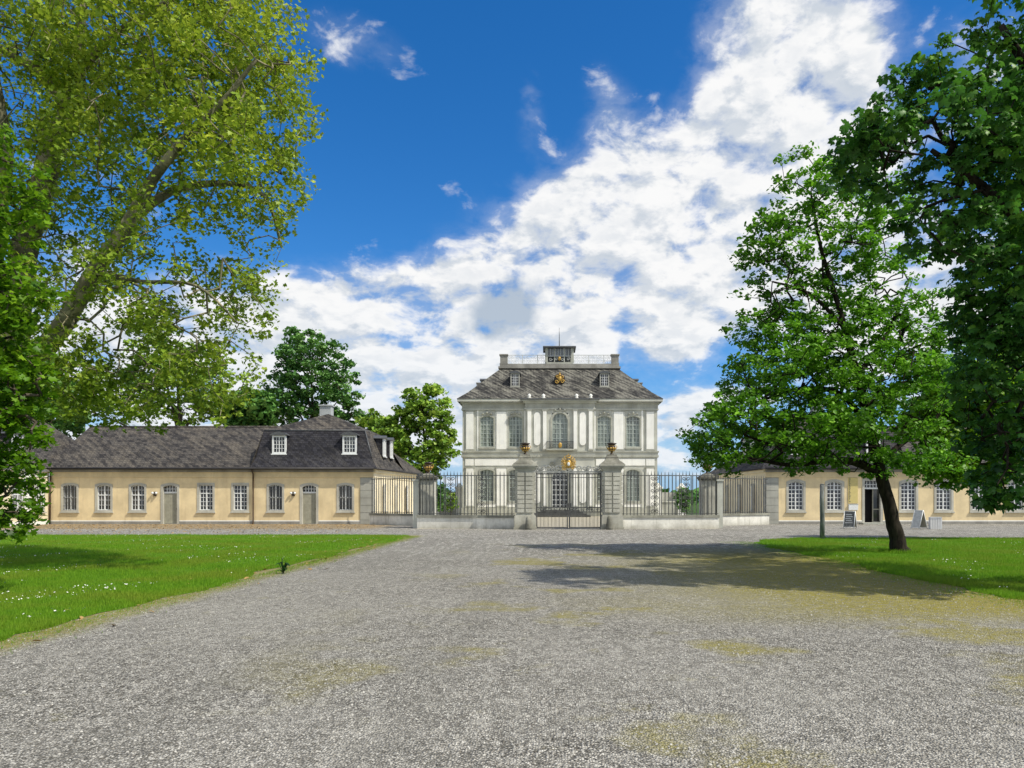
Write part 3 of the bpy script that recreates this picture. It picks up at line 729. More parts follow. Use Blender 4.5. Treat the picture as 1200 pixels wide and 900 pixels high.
def bars(m, x0, x1, z0, z1, sp, w=.044, tip=True, y=0.0, tz=.24):
    n = max(1, round((x1 - x0) / sp))
    for i in range(n + 1):
        x = x0 + (x1 - x0) * i / n
        m.cbox(x, y, z0, w, w, z1 - z0)
        if tip: m.add([(x - .03, y, z1), (x, y - .02, z1 + .03), (x + .03, y, z1), (x, y + .02, z1 + .03), (x, y, z1 + tz)], [(0, 1, 4), (1, 2, 4), (2, 3, 4), (3, 0, 4)])
def scroll_panel(m, x, w, z0, z1, y=0.0, r=.02):
    m.cbox(x - w / 2, y, z0, .045, .045, z1 - z0); m.cbox(x + w / 2, y, z0, .045, .045, z1 - z0)
    H = z1 - z0; k = w * .24
    for q, fl in ((.1, 1), (.27, -1), (.44, 1), (.60, -1), (.76, 1), (.91, -1)):
        for s in (-1, 1):
            m.tube(scroll(x + s * k, z0 + H * q, k * .9, 1.3, math.pi / 2 * fl, s * fl, 12, y), r, 4, False)
    m.tube([(x, y, z0), (x, y, z1)], r, 4)
    for q in (.35, .68): m.lathe([(.02, -.06), (.07, 0), (.02, .06)], x, y, z0 + H * q, 6)
def fence(xa, ya, xb, yb, label, scrolls=(), post=()):
    dx, dy = xb - xa, yb - ya; Lh = math.hypot(dx, dy)
    Fn = empty('iron_fence', (xa, ya, 0), label, 'fence', 'iron railings on low walls beside the gate', rz=math.atan2(dy, dx))
    MB().box(0, Lh, -.16, .16, 0, .66).build('low_wall', M['lowwall'], Fn)
    MB().box(-.02, Lh + .02, -.22, .22, .66, .80).build('coping', M['coping'], Fn)
    m = MB(); m.box(0, Lh, -.025, .025, 3.14, 3.19).box(0, Lh, -.022, .022, .86, .90)
    stops = sorted([(c - w / 2, c + w / 2) for c, w in scrolls]); c0 = .08
    for q0, q1 in stops + [(Lh - .06, Lh)]:
        bars(m, c0, q0 - .1, .80, 3.19, .225); c0 = q1 + .1
    m.build('railing', M['iron'], Fn)
    for c, w in scrolls:
        m = MB(); scroll_panel(m, c, w, .80, 3.19)
        for i in range(3): x = c + (i - 1) * w / 3; m.add([(x - .03, 0, 3.19), (x + .03, 0, 3.19), (x, 0, 3.48)], [(0, 1, 2)]); m.add([(x, -.02, 3.19), (x, .02, 3.19), (x, 0, 3.48)], [(0, 1, 2)])
        m.build('scroll_panel', M['iron'], Fn)
fence(-9.05, 46.3, -3.17, 45.35, 'black iron fence on a low white wall between the gate and the left bend', ((2.05, .62), (3.95, .62)))
fence(3.17, 45.35, 9.05, 46.3, 'black iron fence on a low white wall between the gate and the right bend', ((2.0, .62), (3.95, .62)))
fence(-13.55, 53.6, -9.12, 50.6, 'set back iron fence on a low wall between the left bend and the left wing')
fence(9.12, 50.6, 14.1, 53.6, 'set back iron fence on a low wall between the right bend and the right wing')
for sx, w in ((-1, 'left'), (1, 'right')):
    P = MB(); P.cbox(0, 0, 0, .34, .34, 2.85).cbox(0, 0, 2.85, .44, .44, .1); P = P.build('return_post', M['palegrey'], None, (sx * 9.2, 46.6, 0))
    tag(P, f'slim square stone post at the outer end of the {w} front fence', 'post', 'slim stone posts ending the front fence')
    fence(sx * 9.2, 46.8, sx * 9.15, 50.5, f'short return railing running back from the {w} bend of the fence')

G = empty('iron_gate', (0, GY, 0), 'black wrought iron double gate with scrollwork and a gilt crest', 'gate')
for sx in (-1, 1):
    m = MB(); x0, x1 = sorted((sx * .04, sx * 1.86))
    bars(m, x0 + .06, x1, .08, 3.22, .155, .036, False)
    m.box(x0, x1, -.025, .025, 3.20, 3.27).box(x0, x1, -.024, .024, .98, 1.03).box(x0, x1, -.026, .026, 1.24, 1.30).box(x0, x1, -.025, .025, .06, .12).box(x0, x1, -.023, .023, 3.0, 3.04)
    bars(m, x0 + .14, x1 - .08, .10, .98, .155, .03, False, .012)
    m.cbox(sx * .05, 0, .04, .07, .06, 3.3); m.cbox(sx * 1.88, 0, .04, .07, .07, 3.3)
    for i in range(6): m.tube(scroll(sx * (.2 + .3 * i), 1.135, .09, 1.1, 0, 1 if i % 2 else -1, 10, 0), .016, 4)
    g = m.build('gate_leaf', M['iron'], G)
MB().cbox(.02, -.06, 1.25, .3, .08, .28).build('lock_box', M['iron'], G)
m = MB(); m.box(-1.95, 1.95, -.05, .05, 3.30, 3.40)
for sx in (-1, 1):
    for i, (x, r) in enumerate(((.62, .16), (.92, .13), (1.2, .16), (1.5, .12), (1.75, .10))):
        m.tube(scroll(sx * x, 3.42 + r, r, 1.3, -math.pi / 2, sx if i % 2 else -sx, 14, 0), .028, 5)
        m.tube([(sx * (x + .12), 0, 3.4), (sx * (x + .16), 0, 3.4 + r), (sx * (x + .1), 0, 3.42 + r * 1.8)], .02, 4)
m.build('overthrow', simple('pale_scrollwork', (.30, .31, .30), .5, .2), G)
m = MB(); CZ = 3.82
for sx in (-1, 1):
    for i in range(7):
        a = math.pi / 2 - sx * (.35 + i * .34); r = .50 - .02 * i
        m.tube([(sx * .08, -.06, CZ), (r * .6 * math.cos(a), -.09, CZ + r * .6 * math.sin(a)), (r * math.cos(a + sx * .1), -.06, CZ + r * math.sin(a + sx * .1)), (r * 1.02 * math.cos(a + sx * .3), -.06, CZ + r * 1.0 * math.sin(a + sx * .3))], [.03, .04, .03, .012], 5)
    m.tube(scroll(sx * .26, CZ - .22, .15, 1.3, 0, sx, 14, -.08), .03, 5); m.tube(scroll(sx * .28, CZ + .1, .13, 1.3, math.pi, sx, 14, -.08), .028, 5)
m.ball(0, -.08, CZ - .02, .2, .95, .35, 1.25)
m.lathe([(.12, 0), (.13, .05), (.10, .08)], 0, -.06, CZ + .32, 12)
for i in range(5): t = math.pi * i / 4; m.ball(.12 * math.cos(t), -.06, CZ + .44 + .06 * math.sin(t), .035, k=6)
m.cbox(0, -.06, CZ + .5, .03, .03, .12)
cr = m.build('gilt_crest', M['goldpaint'], G)
MB().ball(0, -.15, CZ - .02, .09, .9, .35, 1.25).build('crest_shield', M['joinery'], cr)

# ------------------------------------------------------------------ garden beyond: grey walls with piers
for sx, w in ((-1, 'left'), (1, 'right')):
    Wl = empty('garden_wall', (sx * 12.2, 84.5, 0), f'low grey garden wall with piers joining the palace on the {w}', 'wall')
    MB().box(-1.75, 1.75, -.2, .2, 0, 1.5).build('wall_panel', M['stone'], Wl)
    MB().box(-1.8, 1.8, -.28, .28, 1.5, 1.65).build('coping', M['palegrey'], Wl)
    for x in (-1.4, 1.2): MB().cbox(x, 0, 0, .8, .8, 3.0).cbox(x, 0, 3.0, 1.0, 1.0, .2).frustum((x - .35, x + .35, -.35, .35), 3.2, (x - .1, x + .1, -.1, .1), 3.6).build('pier', M['white'], Wl)
    MB().box(-.95, .75, .1, .16, .1, 2.6).build('panelled_door', M['quoin'], Wl)

# ------------------------------------------------------------------ small things
def aboard(name, x, y, rz, label, board, back, lean=.26, h=1.02, w=.62):
    A = empty(name, (x, y, 0), label, 'sign board', 'folding boards outside the right wing', rz=rz)
    for sgn, nm, mt in ((-1, 'front_board', board), (1, 'rear_board', back)):
        m = MB(); t = .02
        def pt(u, v, k=0): return (u, sgn * (lean * (1 - v / h) + .015) + k, v)
        m.add([pt(-w / 2, .1), pt(w / 2, .1), pt(w / 2, h), pt(-w / 2, h), pt(-w / 2, .1, t), pt(w / 2, .1, t), pt(w / 2, h, t), pt(-w / 2, h, t)], [(0, 1, 2, 3), (4, 7, 6, 5), (0, 4, 5, 1), (1, 5, 6, 2), (2, 6, 7, 3), (3, 7, 4, 0)])
        m.build(nm, mt, A)
        f = MB()
        for u in (-w / 2, w / 2): f.tube([pt(u, 0), pt(u, h + .02)], .02, 6)
        f.tube([pt(-w / 2, h + .02), pt(w / 2, h + .02)], .02, 6); f.tube([pt(-w / 2, .1), pt(w / 2, .1)], .015, 6)
        f.build('board_frame', M['joinery'], A)
    return A
slate_b = simple('chalk_board', (.13, .135, .13), .7, var=.4, nscale=10)
pale_b = simple('weathered_board', (.50, .50, .47), .7, var=.15, nscale=6)
A1 = aboard('sandwich_board', *at(996, 620, 45.5)[:2], R(-38), 'dark chalkboard A frame sign standing left of the open doorway', slate_b, M['doorgrey'])
m = MB()
for i in range(5): m.box(-.22 + .03 * (i % 2), .2 - .05 * (i % 3), -.004, 0, .35 + .12 * i, .375 + .12 * i)
for i, v in enumerate(m.v): m.v[i] = (v[0], v[1] - (.26 * (1 - v[2] / 1.02) + .022), v[2])
m.build('chalk_lines', M['joinery'], A1)
aboard('sandwich_board', *at(1077, 621, 44.8)[:2], R(-62), 'pale grey A frame board seen side on right of the oak trunk', pale_b, M['doorgrey'], .36, 1.08, .55)
C = empty('white_crate', at(1096, 620, 45.2)[:2] + (0,), 'white slatted box on the gravel beside the pale A frame board', 'box', rz=R(-15))
m = MB(); m.box(-.28, .28, -.25, .25, 0.02, .06).box(-.3, .3, -.27, .27, .62, .68)
for i in range(5):
    x = -.26 + .13 * i
    for y in (-.26, .26): m.cbox(x, y, .0, .095, .02, .62)
for i in range(4):
    y = -.2 + .133 * i
    for x in (-.29, .29): m.cbox(x, y, 0, .02, .1, .62)
m.box(-.26, .26, -.23, .23, .06, .6)
m.build('slatted_body', simple('white_box_paint', (.8, .8, .8), .5, var=.04), C)
MB().box(-.32, .32, -.29, .29, .681, .70).build('lid', M['joinery'], C)
wp = MB(); wp.tube([(0, 0, 0), (.01, 0, .8), (-.01, 0, 1.6), (0, 0, 2.35)], [.11, .104, .10, .096], 10).tube([(0, 0, 2.35), (0, 0, 2.39)], [.098, .06], 10)
x, y, _ = at(963.5, 632, 33)
wp = wp.build('wooden_post', bark('weathered_post', (.10, .11, .11), (.24, .25, .25), 5.0), None, (x, y, 0)); tag(wp, 'weathered grey wooden post standing at the edge of the right lawn', 'post')
# ------------------------------------------------------------------ trees
def leaf_mesh(name, pts, template, tfaces, size, mat, parent, up=0.5, seed=1, tint=None, jitter=0.35, droop=0.0, outward=None):
    """pts (N,3): leaf positions; template (K,3) flat leaf in its own frame; one mesh of N copies"""
    g = np.random.default_rng(seed); N = len(pts); K = len(template)
    nrm = g.normal(size=(N, 3)); nrm /= np.linalg.norm(nrm, axis=1)[:, None]
    nrm[:, 2] = np.abs(nrm[:, 2]) * (1 - up) + up * 1.3
    if outward is not None: nrm += outward
    nrm /= np.linalg.norm(nrm, axis=1)[:, None]
    a = g.normal(size=(N, 3)); a[:, 2] -= droop
    u = a - nrm * np.sum(a * nrm, axis=1)[:, None]; u /= np.linalg.norm(u, axis=1)[:, None]
    w = np.cross(nrm, u)
    s = size * (1 + jitter * g.normal(size=N)).clip(0.45, 1.7)
    T = np.asarray(template, float)
    V = pts[:, None, :] + s[:, None, None] * (T[None, :, 0, None] * u[:, None, :] + T[None, :, 1, None] * w[:, None, :] + T[None, :, 2, None] * nrm[:, None, :])
    V = V.reshape(-1, 3).astype(np.float32)
    lens = np.array([len(f) for f in tfaces]); flat = np.concatenate([np.array(f) for f in tfaces])
    loops = (flat[None, :] + (np.arange(N) * K)[:, None]).reshape(-1).astype(np.int32)
    tot = np.tile(lens, N); start = np.concatenate([[0], np.cumsum(tot)[:-1]]).astype(np.int32)
    me = bpy.data.meshes.new(name)
    me.vertices.add(len(V)); me.vertices.foreach_set('co', V.ravel())
    me.loops.add(len(loops)); me.loops.foreach_set('vertex_index', loops)
    me.polygons.add(len(tot)); me.polygons.foreach_set('loop_start', start)
    me.update(calc_edges=True)
    at_ = me.attributes.new('tint', 'FLOAT', 'POINT')
    t = g.beta(2, 2, size=N) if tint is None else np.clip(tint + g.normal(size=N) * 0.16, 0, 1)
    at_.data.foreach_set('value', np.repeat(t, K).astype(np.float32))
    me.materials.append(mat)
    o = bpy.data.objects.new(name, me); COL.objects.link(o)
    if parent is not None: o.parent = parent
    return o

LEAF_OVAL = ([(-.5, 0, 0), (-.15, -.3, .05), (.3, -.24, .04), (.55, 0, -.05), (.3, .24, .04), (-.15, .3, .05)], [(0, 1, 2, 3), (0, 3, 4, 5)])
LEAF_LOBED = ([(-.45, 0, 0), (-.3, -.5, .08), (.05, -.28, .02), (.3, -.5, .0), (.3, -.16, .0), (.6, 0, -.1), (.3, .16, .0), (.3, .5, .0), (.05, .28, .02), (-.3, .5, .08)],
              [(0, 1, 2), (0, 2, 3, 4, 5), (0, 5, 6, 7, 8), (0, 8, 9)])
LEAF_CLUMP = ([(-.5, -.1, 0), (0, -.45, .12), (.5, -.15, -.05), (.4, .3, .1), (-.1, .5, -.08), (-.45, .25, .1)], [(0, 1, 2), (0, 2, 3), (0, 3, 4), (0, 4, 5)])
def palmate():
    vs, fs = [], []
    for a, L in ((-1.9, .62), (-1.15, .82), (-.4, 1.0), (.4, 1.0), (1.15, .82), (1.9, .62)):
        ca, sa = math.cos(a), math.sin(a); o = len(vs)
        for r, w, z in ((.04, 0, 0), (.68, -.22, -.05), (.68, .22, -.05), (.62, 0, -.02), (1.0, 0, -.24)):
            rr, ww = r * L * .62, w * L * .85
            vs.append((rr * ca - ww * sa, rr * sa + ww * ca, z * L))
        fs += [(o, o + 1, o + 3), (o, o + 3, o + 2), (o + 1, o + 4, o + 3), (o + 3, o + 4, o + 2)]
    return vs, fs
LEAF_PALM = palmate()

def make_tree(name, label, base, limbs, blobs, n_att, leaf, lsize, per, rc, matb, matl, seed=3, flat=.65, r_tip=.008, hole=0.0, extra=None, droop=.1, step=.55, group=None, up=.5, cat='tree', hang=0.0, sun=0.0, shell=0.45, expo=.47):
    """limbs: list of (points, radii) in world space; blobs: (x,y,z,rx,ry,rz,weight) that the crown fills"""
    g = np.random.default_rng(seed)
    T = empty(name, base, label, cat, group); b = np.array(base, float)
    nodes, par, fixed = [], [], []
    mb = MB()
    for pts, rad in limbs:
        P = [np.array(p, float) for p in pts]; n = len(P)
        # catmull-ish densify with wobble
        D, Rr_ = [], []
        for i in range(n - 1):
            p0, p1, p2, p3 = P[max(i - 1, 0)], P[i], P[i + 1], P[min(i + 2, n - 1)]
            for k in range(5):
                t = k / 5; q = .5 * ((2 * p1) + (-p0 + p2) * t + (2 * p0 - 5 * p1 + 4 * p2 - p3) * t * t + (-p0 + 3 * p1 - 3 * p2 + p3) * t ** 3)
                rr = rad[i] * (1 - t) + rad[i + 1] * t
                D.append(q + (g.normal(size=3) * rr * .05 if (i or k) else 0)); Rr_.append(rr * (1 + .03 * g.normal()))
        D.append(P[-1]); Rr_.append(rad[-1])
        if np.linalg.norm(D[0] - b) < .3:   # root flare
            Rr_[0] *= 1.55; Rr_[1] *= 1.12
        mb.tube([p - b for p in D], Rr_, 12)
        for p, r in zip(D, Rr_): nodes.append(p); par.append(-1); fixed.append(r)
    nl = len(nodes)
    A = []
    W = np.array([q[6] * q[3] * q[4] * q[5] for q in blobs]); W = W / W.sum()
    for _ in range(n_att):
        q = blobs[g.choice(len(blobs), p=W)]
        d = g.normal(size=3); d /= np.linalg.norm(d); r = g.random() ** shell
        A.append((q[0] + d[0] * q[3] * r, q[1] + d[1] * q[4] * r, q[2] + d[2] * q[5] * r))
    A = np.array(A)
    if hole > 0:
        f = np.sin(A[:, 0] * 1.9 + 1.3) * np.sin(A[:, 2] * 2.3 + A[:, 1] * 1.1) + .6 * np.sin(A[:, 0] * 4.1 + A[:, 2] * 3.3)
        A = A[f > np.quantile(f, hole)]
    N0 = np.array(nodes); dmin = np.array([np.min(np.sum((N0 - a) ** 2, 1)) for a in A]); A = A[np.argsort(dmin)]
    buf = np.zeros((nl + len(A) * 14, 3)); buf[:nl] = N0; cnt = nl
    paths = []; parent = {}
    pen = np.zeros(len(buf)); 
    for a in A:
        d2 = np.sum((buf[:cnt] - a) ** 2, 1) + pen[:cnt]
        j = int(np.argmin(d2)); p0 = buf[j]; L = math.sqrt(d2[j]); n = max(1, min(12, int(L / step)))
        path = [j]; off = g.normal(size=3) * L * .10; off[2] += L * .08
        for k in range(1, n + 1):
            t = k / n; p = p0 * (1 - t) + a * t + off * math.sin(math.pi * t) + g.normal(size=3) * .03
            buf[cnt] = p; parent[cnt] = path[-1]; path.append(cnt); cnt += 1
        paths.append(path)
    desc = np.zeros(cnt)
    for pth in paths: desc[pth[-1]] += 1
    for i in range(cnt - 1, nl - 1, -1):
        if parent[i] >= nl: desc[parent[i]] += desc[i]
    fx = fixed + [9] * (cnt - nl)
    for pth in paths:
        rs = []
        for i in pth: rs.append(min(r_tip * (desc[i] + 1) ** expo, fx[pth[0]] * .75) if i >= nl else None)
        rs[0] = rs[1] if rs[0] is None else min(rs[0], rs[1] * 1.15)
        mb.tube([buf[i] - b for i in pth], rs, 5, False)
    mb.build('trunk', matb, T)
    # leaves round every outer twig
    tips = buf[nl:cnt]; dd = desc[nl:cnt]
    src = tips[dd <= 6]
    k = per
    P = np.repeat(src, k, 0); nP = len(P)
    q = g.normal(size=(nP, 3)); q /= np.linalg.norm(q, axis=1)[:, None]; q *= (g.random(nP) ** .5)[:, None] * rc * np.array([1, 1, flat]) * np.repeat((.55 + .9 * g.random(len(src))), k)[:, None]
    P = P + q; P[:, 2] -= hang * g.random(nP)
    tn = np.repeat(g.beta(2, 2, size=len(src)), k) * .8 + .1
    if sun:   # sunlight painted into the tint: leaves lighter on the sunward side
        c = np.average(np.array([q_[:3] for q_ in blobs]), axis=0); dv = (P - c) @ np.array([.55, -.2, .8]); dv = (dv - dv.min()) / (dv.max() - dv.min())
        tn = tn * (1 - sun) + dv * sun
    print(name, 'leaves', nP, 'nodes', cnt)
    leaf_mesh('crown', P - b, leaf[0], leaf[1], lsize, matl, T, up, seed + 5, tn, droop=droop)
    return T

def blob(px, py, rx, rz, Y, ry, w=1.0):
    x, y, z = at(px, py, Y); s = Y / F
    return (x, y, z, rx * s, ry, rz * s, w)
def lp(seq, Y0): return [at(*(s if len(s) == 3 else (s[0], s[1], Y0))) for s in seq]

# big plane tree, left
Y = 20.0
base = at(-75, 661, Y); base = (base[0], Y, 0.0)
make_tree('plane_tree', 'huge plane tree with mottled leaning limbs at the left', base, [
    ([base, at(-52, 560, Y), at(-18, 460, Y), at(5, 400, Y)], [.60, .52, .48, .42]),
    ([at(-20, 470, Y), at(30, 432, 19.7), at(70, 385, 19.4), at(112, 318, 19), at(150, 262, 18.8), at(178, 212, 18.6), at(215, 165, 18.3), at(262, 118, 18), at(300, 70, 17.8)], [.27, .26, .24, .20, .16, .13, .10, .07, .035]),
    ([at(14, 420, Y), at(22, 330, 20.3), at(38, 255, 20.6), at(62, 178, 20.8), at(80, 133, 21), at(92, 90, 21), at(95, 20, 21), at(110, -60, 21)], [.40, .34, .32, .30, .26, .17, .12, .05]),
    ([at(80, 136, 21), at(66, 108, 20.8), at(50, 84, 20.6), at(22, 70, 20.4), at(-30, 40, 20)], [.20, .16, .14, .11, .05]),
    ([at(8, 440, Y), at(-10, 330, 20), at(-5, 250, 19.7), at(5, 180, 19.5), at(-5, 90, 19.2)], [.32, .28, .24, .18, .08]),
    ([at(150, 262, 18.8), at(200, 225, 19.4), at(260, 215, 20), at(310, 230, 20.4), at(330, 290, 20.8)], [.13, .10, .08, .05, .03]),
    ([at(112, 318, 19), at(165, 330, 18.2), at(230, 335, 17.6), at(280, 380, 17.4)], [.08, .055, .035, .015]),
    ([at(80, 100, 21), at(130, 45, 20.6), at(200, 0, 20), at(260, -40, 20)], [.13, .10, .07, .04])],
    [blob(60, 60, 120, 120, 21, 3.6), blob(190, 60, 140, 110, 20, 3.6, 1.1), blob(270, 110, 95, 120, 19.2, 2.8, 1.15), blob(250, -20, 95, 80, 20, 3.2),
     blob(310, 190, 55, 80, 19.4, 1.9, .95), blob(325, 75, 40, 60, 19.4, 2.0, 1.0), blob(180, 200, 130, 70, 20, 3.0, .8), blob(60, 260, 110, 110, 20.4, 3.2, .55), blob(290, 275, 44, 60, 19.6, 1.5, .7),
     blob(170, 350, 120, 75, 18.6, 2.6, .9), blob(265, 340, 50, 42, 19, 1.6, .8), blob(110, 450, 115, 42, 18.2, 2.2, 1.5), blob(55, 400, 65, 55, 17.4, 1.0, 1.6), blob(120, 345, 60, 60, 17.8, .9, 1.2), blob(190, 235, 60, 50, 17.4, .8, .8), blob(235, 430, 70, 42, 18.0, 1.8, 1.1), blob(290, 350, 34, 40, 18.4, 1.2, .9), blob(240, 150, 90, 80, 17.2, 1.4, .6), blob(90, 120, 90, 100, 18, 1.4, .3), blob(262, 478, 18, 34, 17.6, .8, 1.0), blob(-60, 200, 100, 280, 20, 4, .3), blob(150, 485, 70, 14, 17.8, 1.2, .7)],
    3900, LEAF_LOBED, .090, 34, .40, M['bark_plane'], M['leaf_plane'], seed=21, r_tip=.005, expo=.42, hole=.20, droop=.5, sun=.55, up=.35, hang=.18)

# young maple, far left, in front of the plane
Y = 14.0
base = (at(-60, 640, Y)[0], Y, 0.0)
make_tree('young_maple', 'bright green low branched young maple at the left edge of the lawn', base, [
    ([base, at(-55, 560, Y), at(-45, 470, Y), at(-40, 380, Y), at(-30, 300, Y), at(-20, 220, Y)], [.13, .12, .10, .08, .05, .03]),
    ([at(-50, 540, Y), at(-20, 500, Y), at(20, 480, 13.7)], [.06, .04, .02]), ([at(-52, 590, Y), at(-20, 600, 13.8), at(20, 600, 13.6)], [.05, .035, .015])],
    [blob(-40, 380, 62, 60, Y, 1.2), blob(5, 345, 45, 55, Y, .9), blob(-20, 480, 55, 65, Y, 1.2), blob(18, 460, 36, 60, 13.8, .8), blob(-15, 575, 50, 45, 13.8, 1.0), blob(12, 605, 28, 24, 13.6, .6), blob(5, 250, 48, 46, 14, .8, .8), blob(40, 215, 18, 22, 13.8, .4, .6), blob(-10, 180, 26, 50, 14, .5, .7), blob(38, 525, 16, 26, 13.7, .4, .9)],
    620, LEAF_LOBED, .10, 26, .27, M['bark_grey'], M['leaf_maple'], seed=5, droop=.3, sun=.35, step=.4, up=.5)

# leaning dark-trunked tree on the right lawn
Y = 24.3
base = (at(1054, 648, Y)[0], Y, 0.0)
make_tree('leaning_oak', 'mid green tree with a leaning black trunk on the right lawn', base, [
    ([base, at(1050, 628, Y), at(1043, 596, Y), at(1034, 562, Y), at(1026, 530, Y), at(1017, 495, Y), at(1010, 460, Y), at(995, 405, Y), at(980, 350, Y), at(962, 290, Y), at(950, 225, Y)], [.29, .235, .205, .185, .17, .15, .13, .11, .08, .06, .03]),
    ([at(1026, 552, Y), at(1000, 541, 24), at(970, 540, 23.6), at(925, 545, 23.4), at(870, 535, 23)], [.15, .12, .09, .06, .03]),
    ([at(1018, 500, Y), at(985, 462, 24.6), at(940, 455, 25), at(890, 470, 25.2)], [.11, .09, .06, .03]),
    ([at(1026, 552, Y), at(1050, 525, 24.6), at(1085, 500, 25), at(1115, 470, 25)], [.12, .09, .06, .03]),
    ([at(1005, 440, Y), at(1040, 390, 24.5), at(1065, 330, 24.8)], [.09, .06, .03]),
    ([at(990, 385, Y), at(950, 345, 23.8), at(905, 330, 23.6)], [.07, .05, .025])],
    [blob(868, 505, 60, 48, 23.6, 3.6), blob(950, 515, 75, 42, 23.8, 3.8), blob(930, 445, 82, 50, 24.3, 3.8), blob(1030, 470, 75, 60, 24.3, 3.8), blob(905, 375, 55, 48, 24.3, 2.0, .9), blob(995, 385, 75, 60, 24.5, 2.6, .85),
     blob(920, 300, 60, 42, 24.2, 1.9, .9), blob(1010, 315, 65, 50, 24.6, 2.2, .8), blob(948, 240, 50, 38, 24.3, 1.5, .95), blob(935, 196, 30, 24, 24.3, .9, 1.7), blob(985, 205, 38, 26, 24.3, 1.0, 1.5), blob(1020, 250, 50, 40, 24.3, 1.5, 1.2), blob(905, 262, 34, 24, 24.3, 1.0, 1.2), blob(1080, 400, 50, 70, 25, 2, .9), blob(1020, 548, 75, 16, 23.8, 1.6, .8), blob(974, 572, 18, 7, 23, .4, 1.4), blob(830, 525, 24, 24, 23.5, 2.2, 1.3), blob(1085, 540, 45, 25, 24.8, 1.6, .9), blob(868, 310, 14, 14, 24.2, .5, 1), blob(835, 490, 24, 20, 24, 1, 1)],
    2400, LEAF_OVAL, .118, 42, .34, M['bark_dark'], M['leaf_oak'], seed=9, hole=.19, r_tip=.006, expo=.44, droop=.2, sun=.3, flat=.5)

# horse chestnut, right foreground
Y = 14.0
base = (9.9, 14.6, 0.0)
make_tree('horse_chestnut', 'dark green horse chestnut reaching in from the right edge', base, [
    ([base, (9.8, 14.6, 2.5), (9.6, 14.5, 5), (9.3, 14.4, 7.5), (9.0, 14.2, 10), (8.6, 14, 12.5)], [.42, .36, .32, .27, .2, .1]),
    ([(9.6, 14.5, 4.6), (8.4, 14.2, 6), (7, 14, 7.2), (5.8, 13.9, 8.0)], [.16, .13, .09, .04]),
    ([(9.7, 14.5, 3.4), (8.8, 14.0, 4.2), (7.8, 13.7, 4.1), (7.0, 13.5, 3.0)], [.13, .10, .06, .03]),
    ([(9.5, 14.5, 6.5), (8.0, 14, 8.8), (7.0, 13.8, 10.2)], [.14, .1, .05])],
    [blob(1060, 165, 70, 45, Y, 2.2), blob(1100, 105, 55, 30, Y, 1.2, .9), blob(1150, 180, 80, 60, Y, 1.8), blob(1195, 90, 50, 70, Y, 1.6, .9), blob(1215, 10, 55, 60, Y, 1.6, .9), blob(1225, -80, 60, 60, Y, 1.8, .6), blob(1130, 260, 80, 45, Y, 1.6), blob(1200, 320, 75, 70, Y, 2.0),
     blob(1190, 410, 65, 60, 13.8, 1.8), blob(1205, 500, 62, 55, 13.7, 1.8), blob(1160, 480, 32, 60, 13.8, 1.0, .8), blob(1180, 570, 52, 30, 13.6, 1.2, .9), blob(1075, 225, 40, 24, Y, .9, .8), blob(1260, 300, 90, 300, 15.4, 3.8, .5), blob(1020, 175, 34, 24, Y, 1.8, 1.2), blob(1250, 300, 60, 180, 17.6, 2.2, .35), blob(1085, 70, 26, 16, Y, .6, 1.0)],  # deep blobs past the right edge, mostly unseen, added to fill the ground shadow
    1700, LEAF_PALM, .165, 22, .38, M['bark_dark'], M['leaf_chestnut'], seed=31, droop=.5, sun=.55, flat=.45, up=.6, step=.5, hole=.24, r_tip=.006)

# behind the wings
def far_tree(label, px, py0, Y, blobs, n, per, rc, ls, mat, seed, hole=.12, name='broadleaf_tree', hb=.28, split=.45, up=.4):
    bx = at(px, 600, Y)[0]; base = (bx, Y, 0.0); top = min(q[2] + q[5] * .5 for q in blobs[:1])
    zt = top; g = random.Random(seed)
    limbs = [([base, (bx + .2, Y, zt * split), (bx - .1, Y, zt * .8), (bx + .1, Y, zt)], [hb, hb * .75, hb * .45, hb * .15])]
    for q in blobs[1:]:
        t = split * (.8 + .5 * g.random()); limbs.append(([(bx + .1, Y, zt * t), ((bx + q[0]) / 2, (Y + q[1]) / 2, zt * t * .4 + q[2] * .6), (q[0], q[1], q[2])], [hb * .45, hb * .3, hb * .1]))
    return make_tree(name, label, base, limbs, blobs, int(n * 1.5), LEAF_CLUMP, ls, int(per * 1.5), rc, M['bark_grey'], mat, seed=seed, hole=hole, sun=.35, flat=.6, step=.9, r_tip=.014, up=up)
far_tree('tall dark green tree with a rounded crown behind the left wing', 366, 0, 86,
    [blob(368, 430, 44, 44, 86, 4.0), blob(335, 462, 26, 34, 86, 3), blob(402, 462, 26, 30, 85, 3), blob(368, 482, 56, 26, 86, 3.4, .8), blob(425, 482, 15, 12, 85, 1.5, .9), blob(318, 485, 20, 16, 86, 2), blob(350, 405, 24, 20, 86, 2)], 420, 30, .72, .28, M['leaf_far'], 41, hole=.34)
far_tree('loose yellow green tree between the left wing and the palace', 497, 0, 76,
    [blob(497, 480, 30, 30, 76, 2.4), blob(470, 512, 24, 28, 76, 2.2), blob(515, 515, 22, 32, 76, 2.2), blob(495, 540, 36, 24, 76, 2.4), blob(452, 500, 12, 12, 76, 1.2), blob(503, 458, 16, 10, 76, 1.2)], 380, 26, .6, .27, M['leaf_far_lite'], 42, hole=.28, hb=.2)
far_tree('airy pale green tree rising behind the low slate roof', 210, 0, 72,
    [blob(205, 440, 60, 42, 72, 4), blob(130, 462, 55, 30, 72, 3.4, .8), blob(262, 452, 36, 34, 72, 3, .9), blob(70, 470, 40, 30, 72, 3, .8), blob(180, 400, 40, 28, 72, 3, .6), blob(215, 480, 70, 20, 72, 3, .8)], 480, 22, .7, .27, M['leaf_far_lite'], 43, hole=.3, hb=.3)
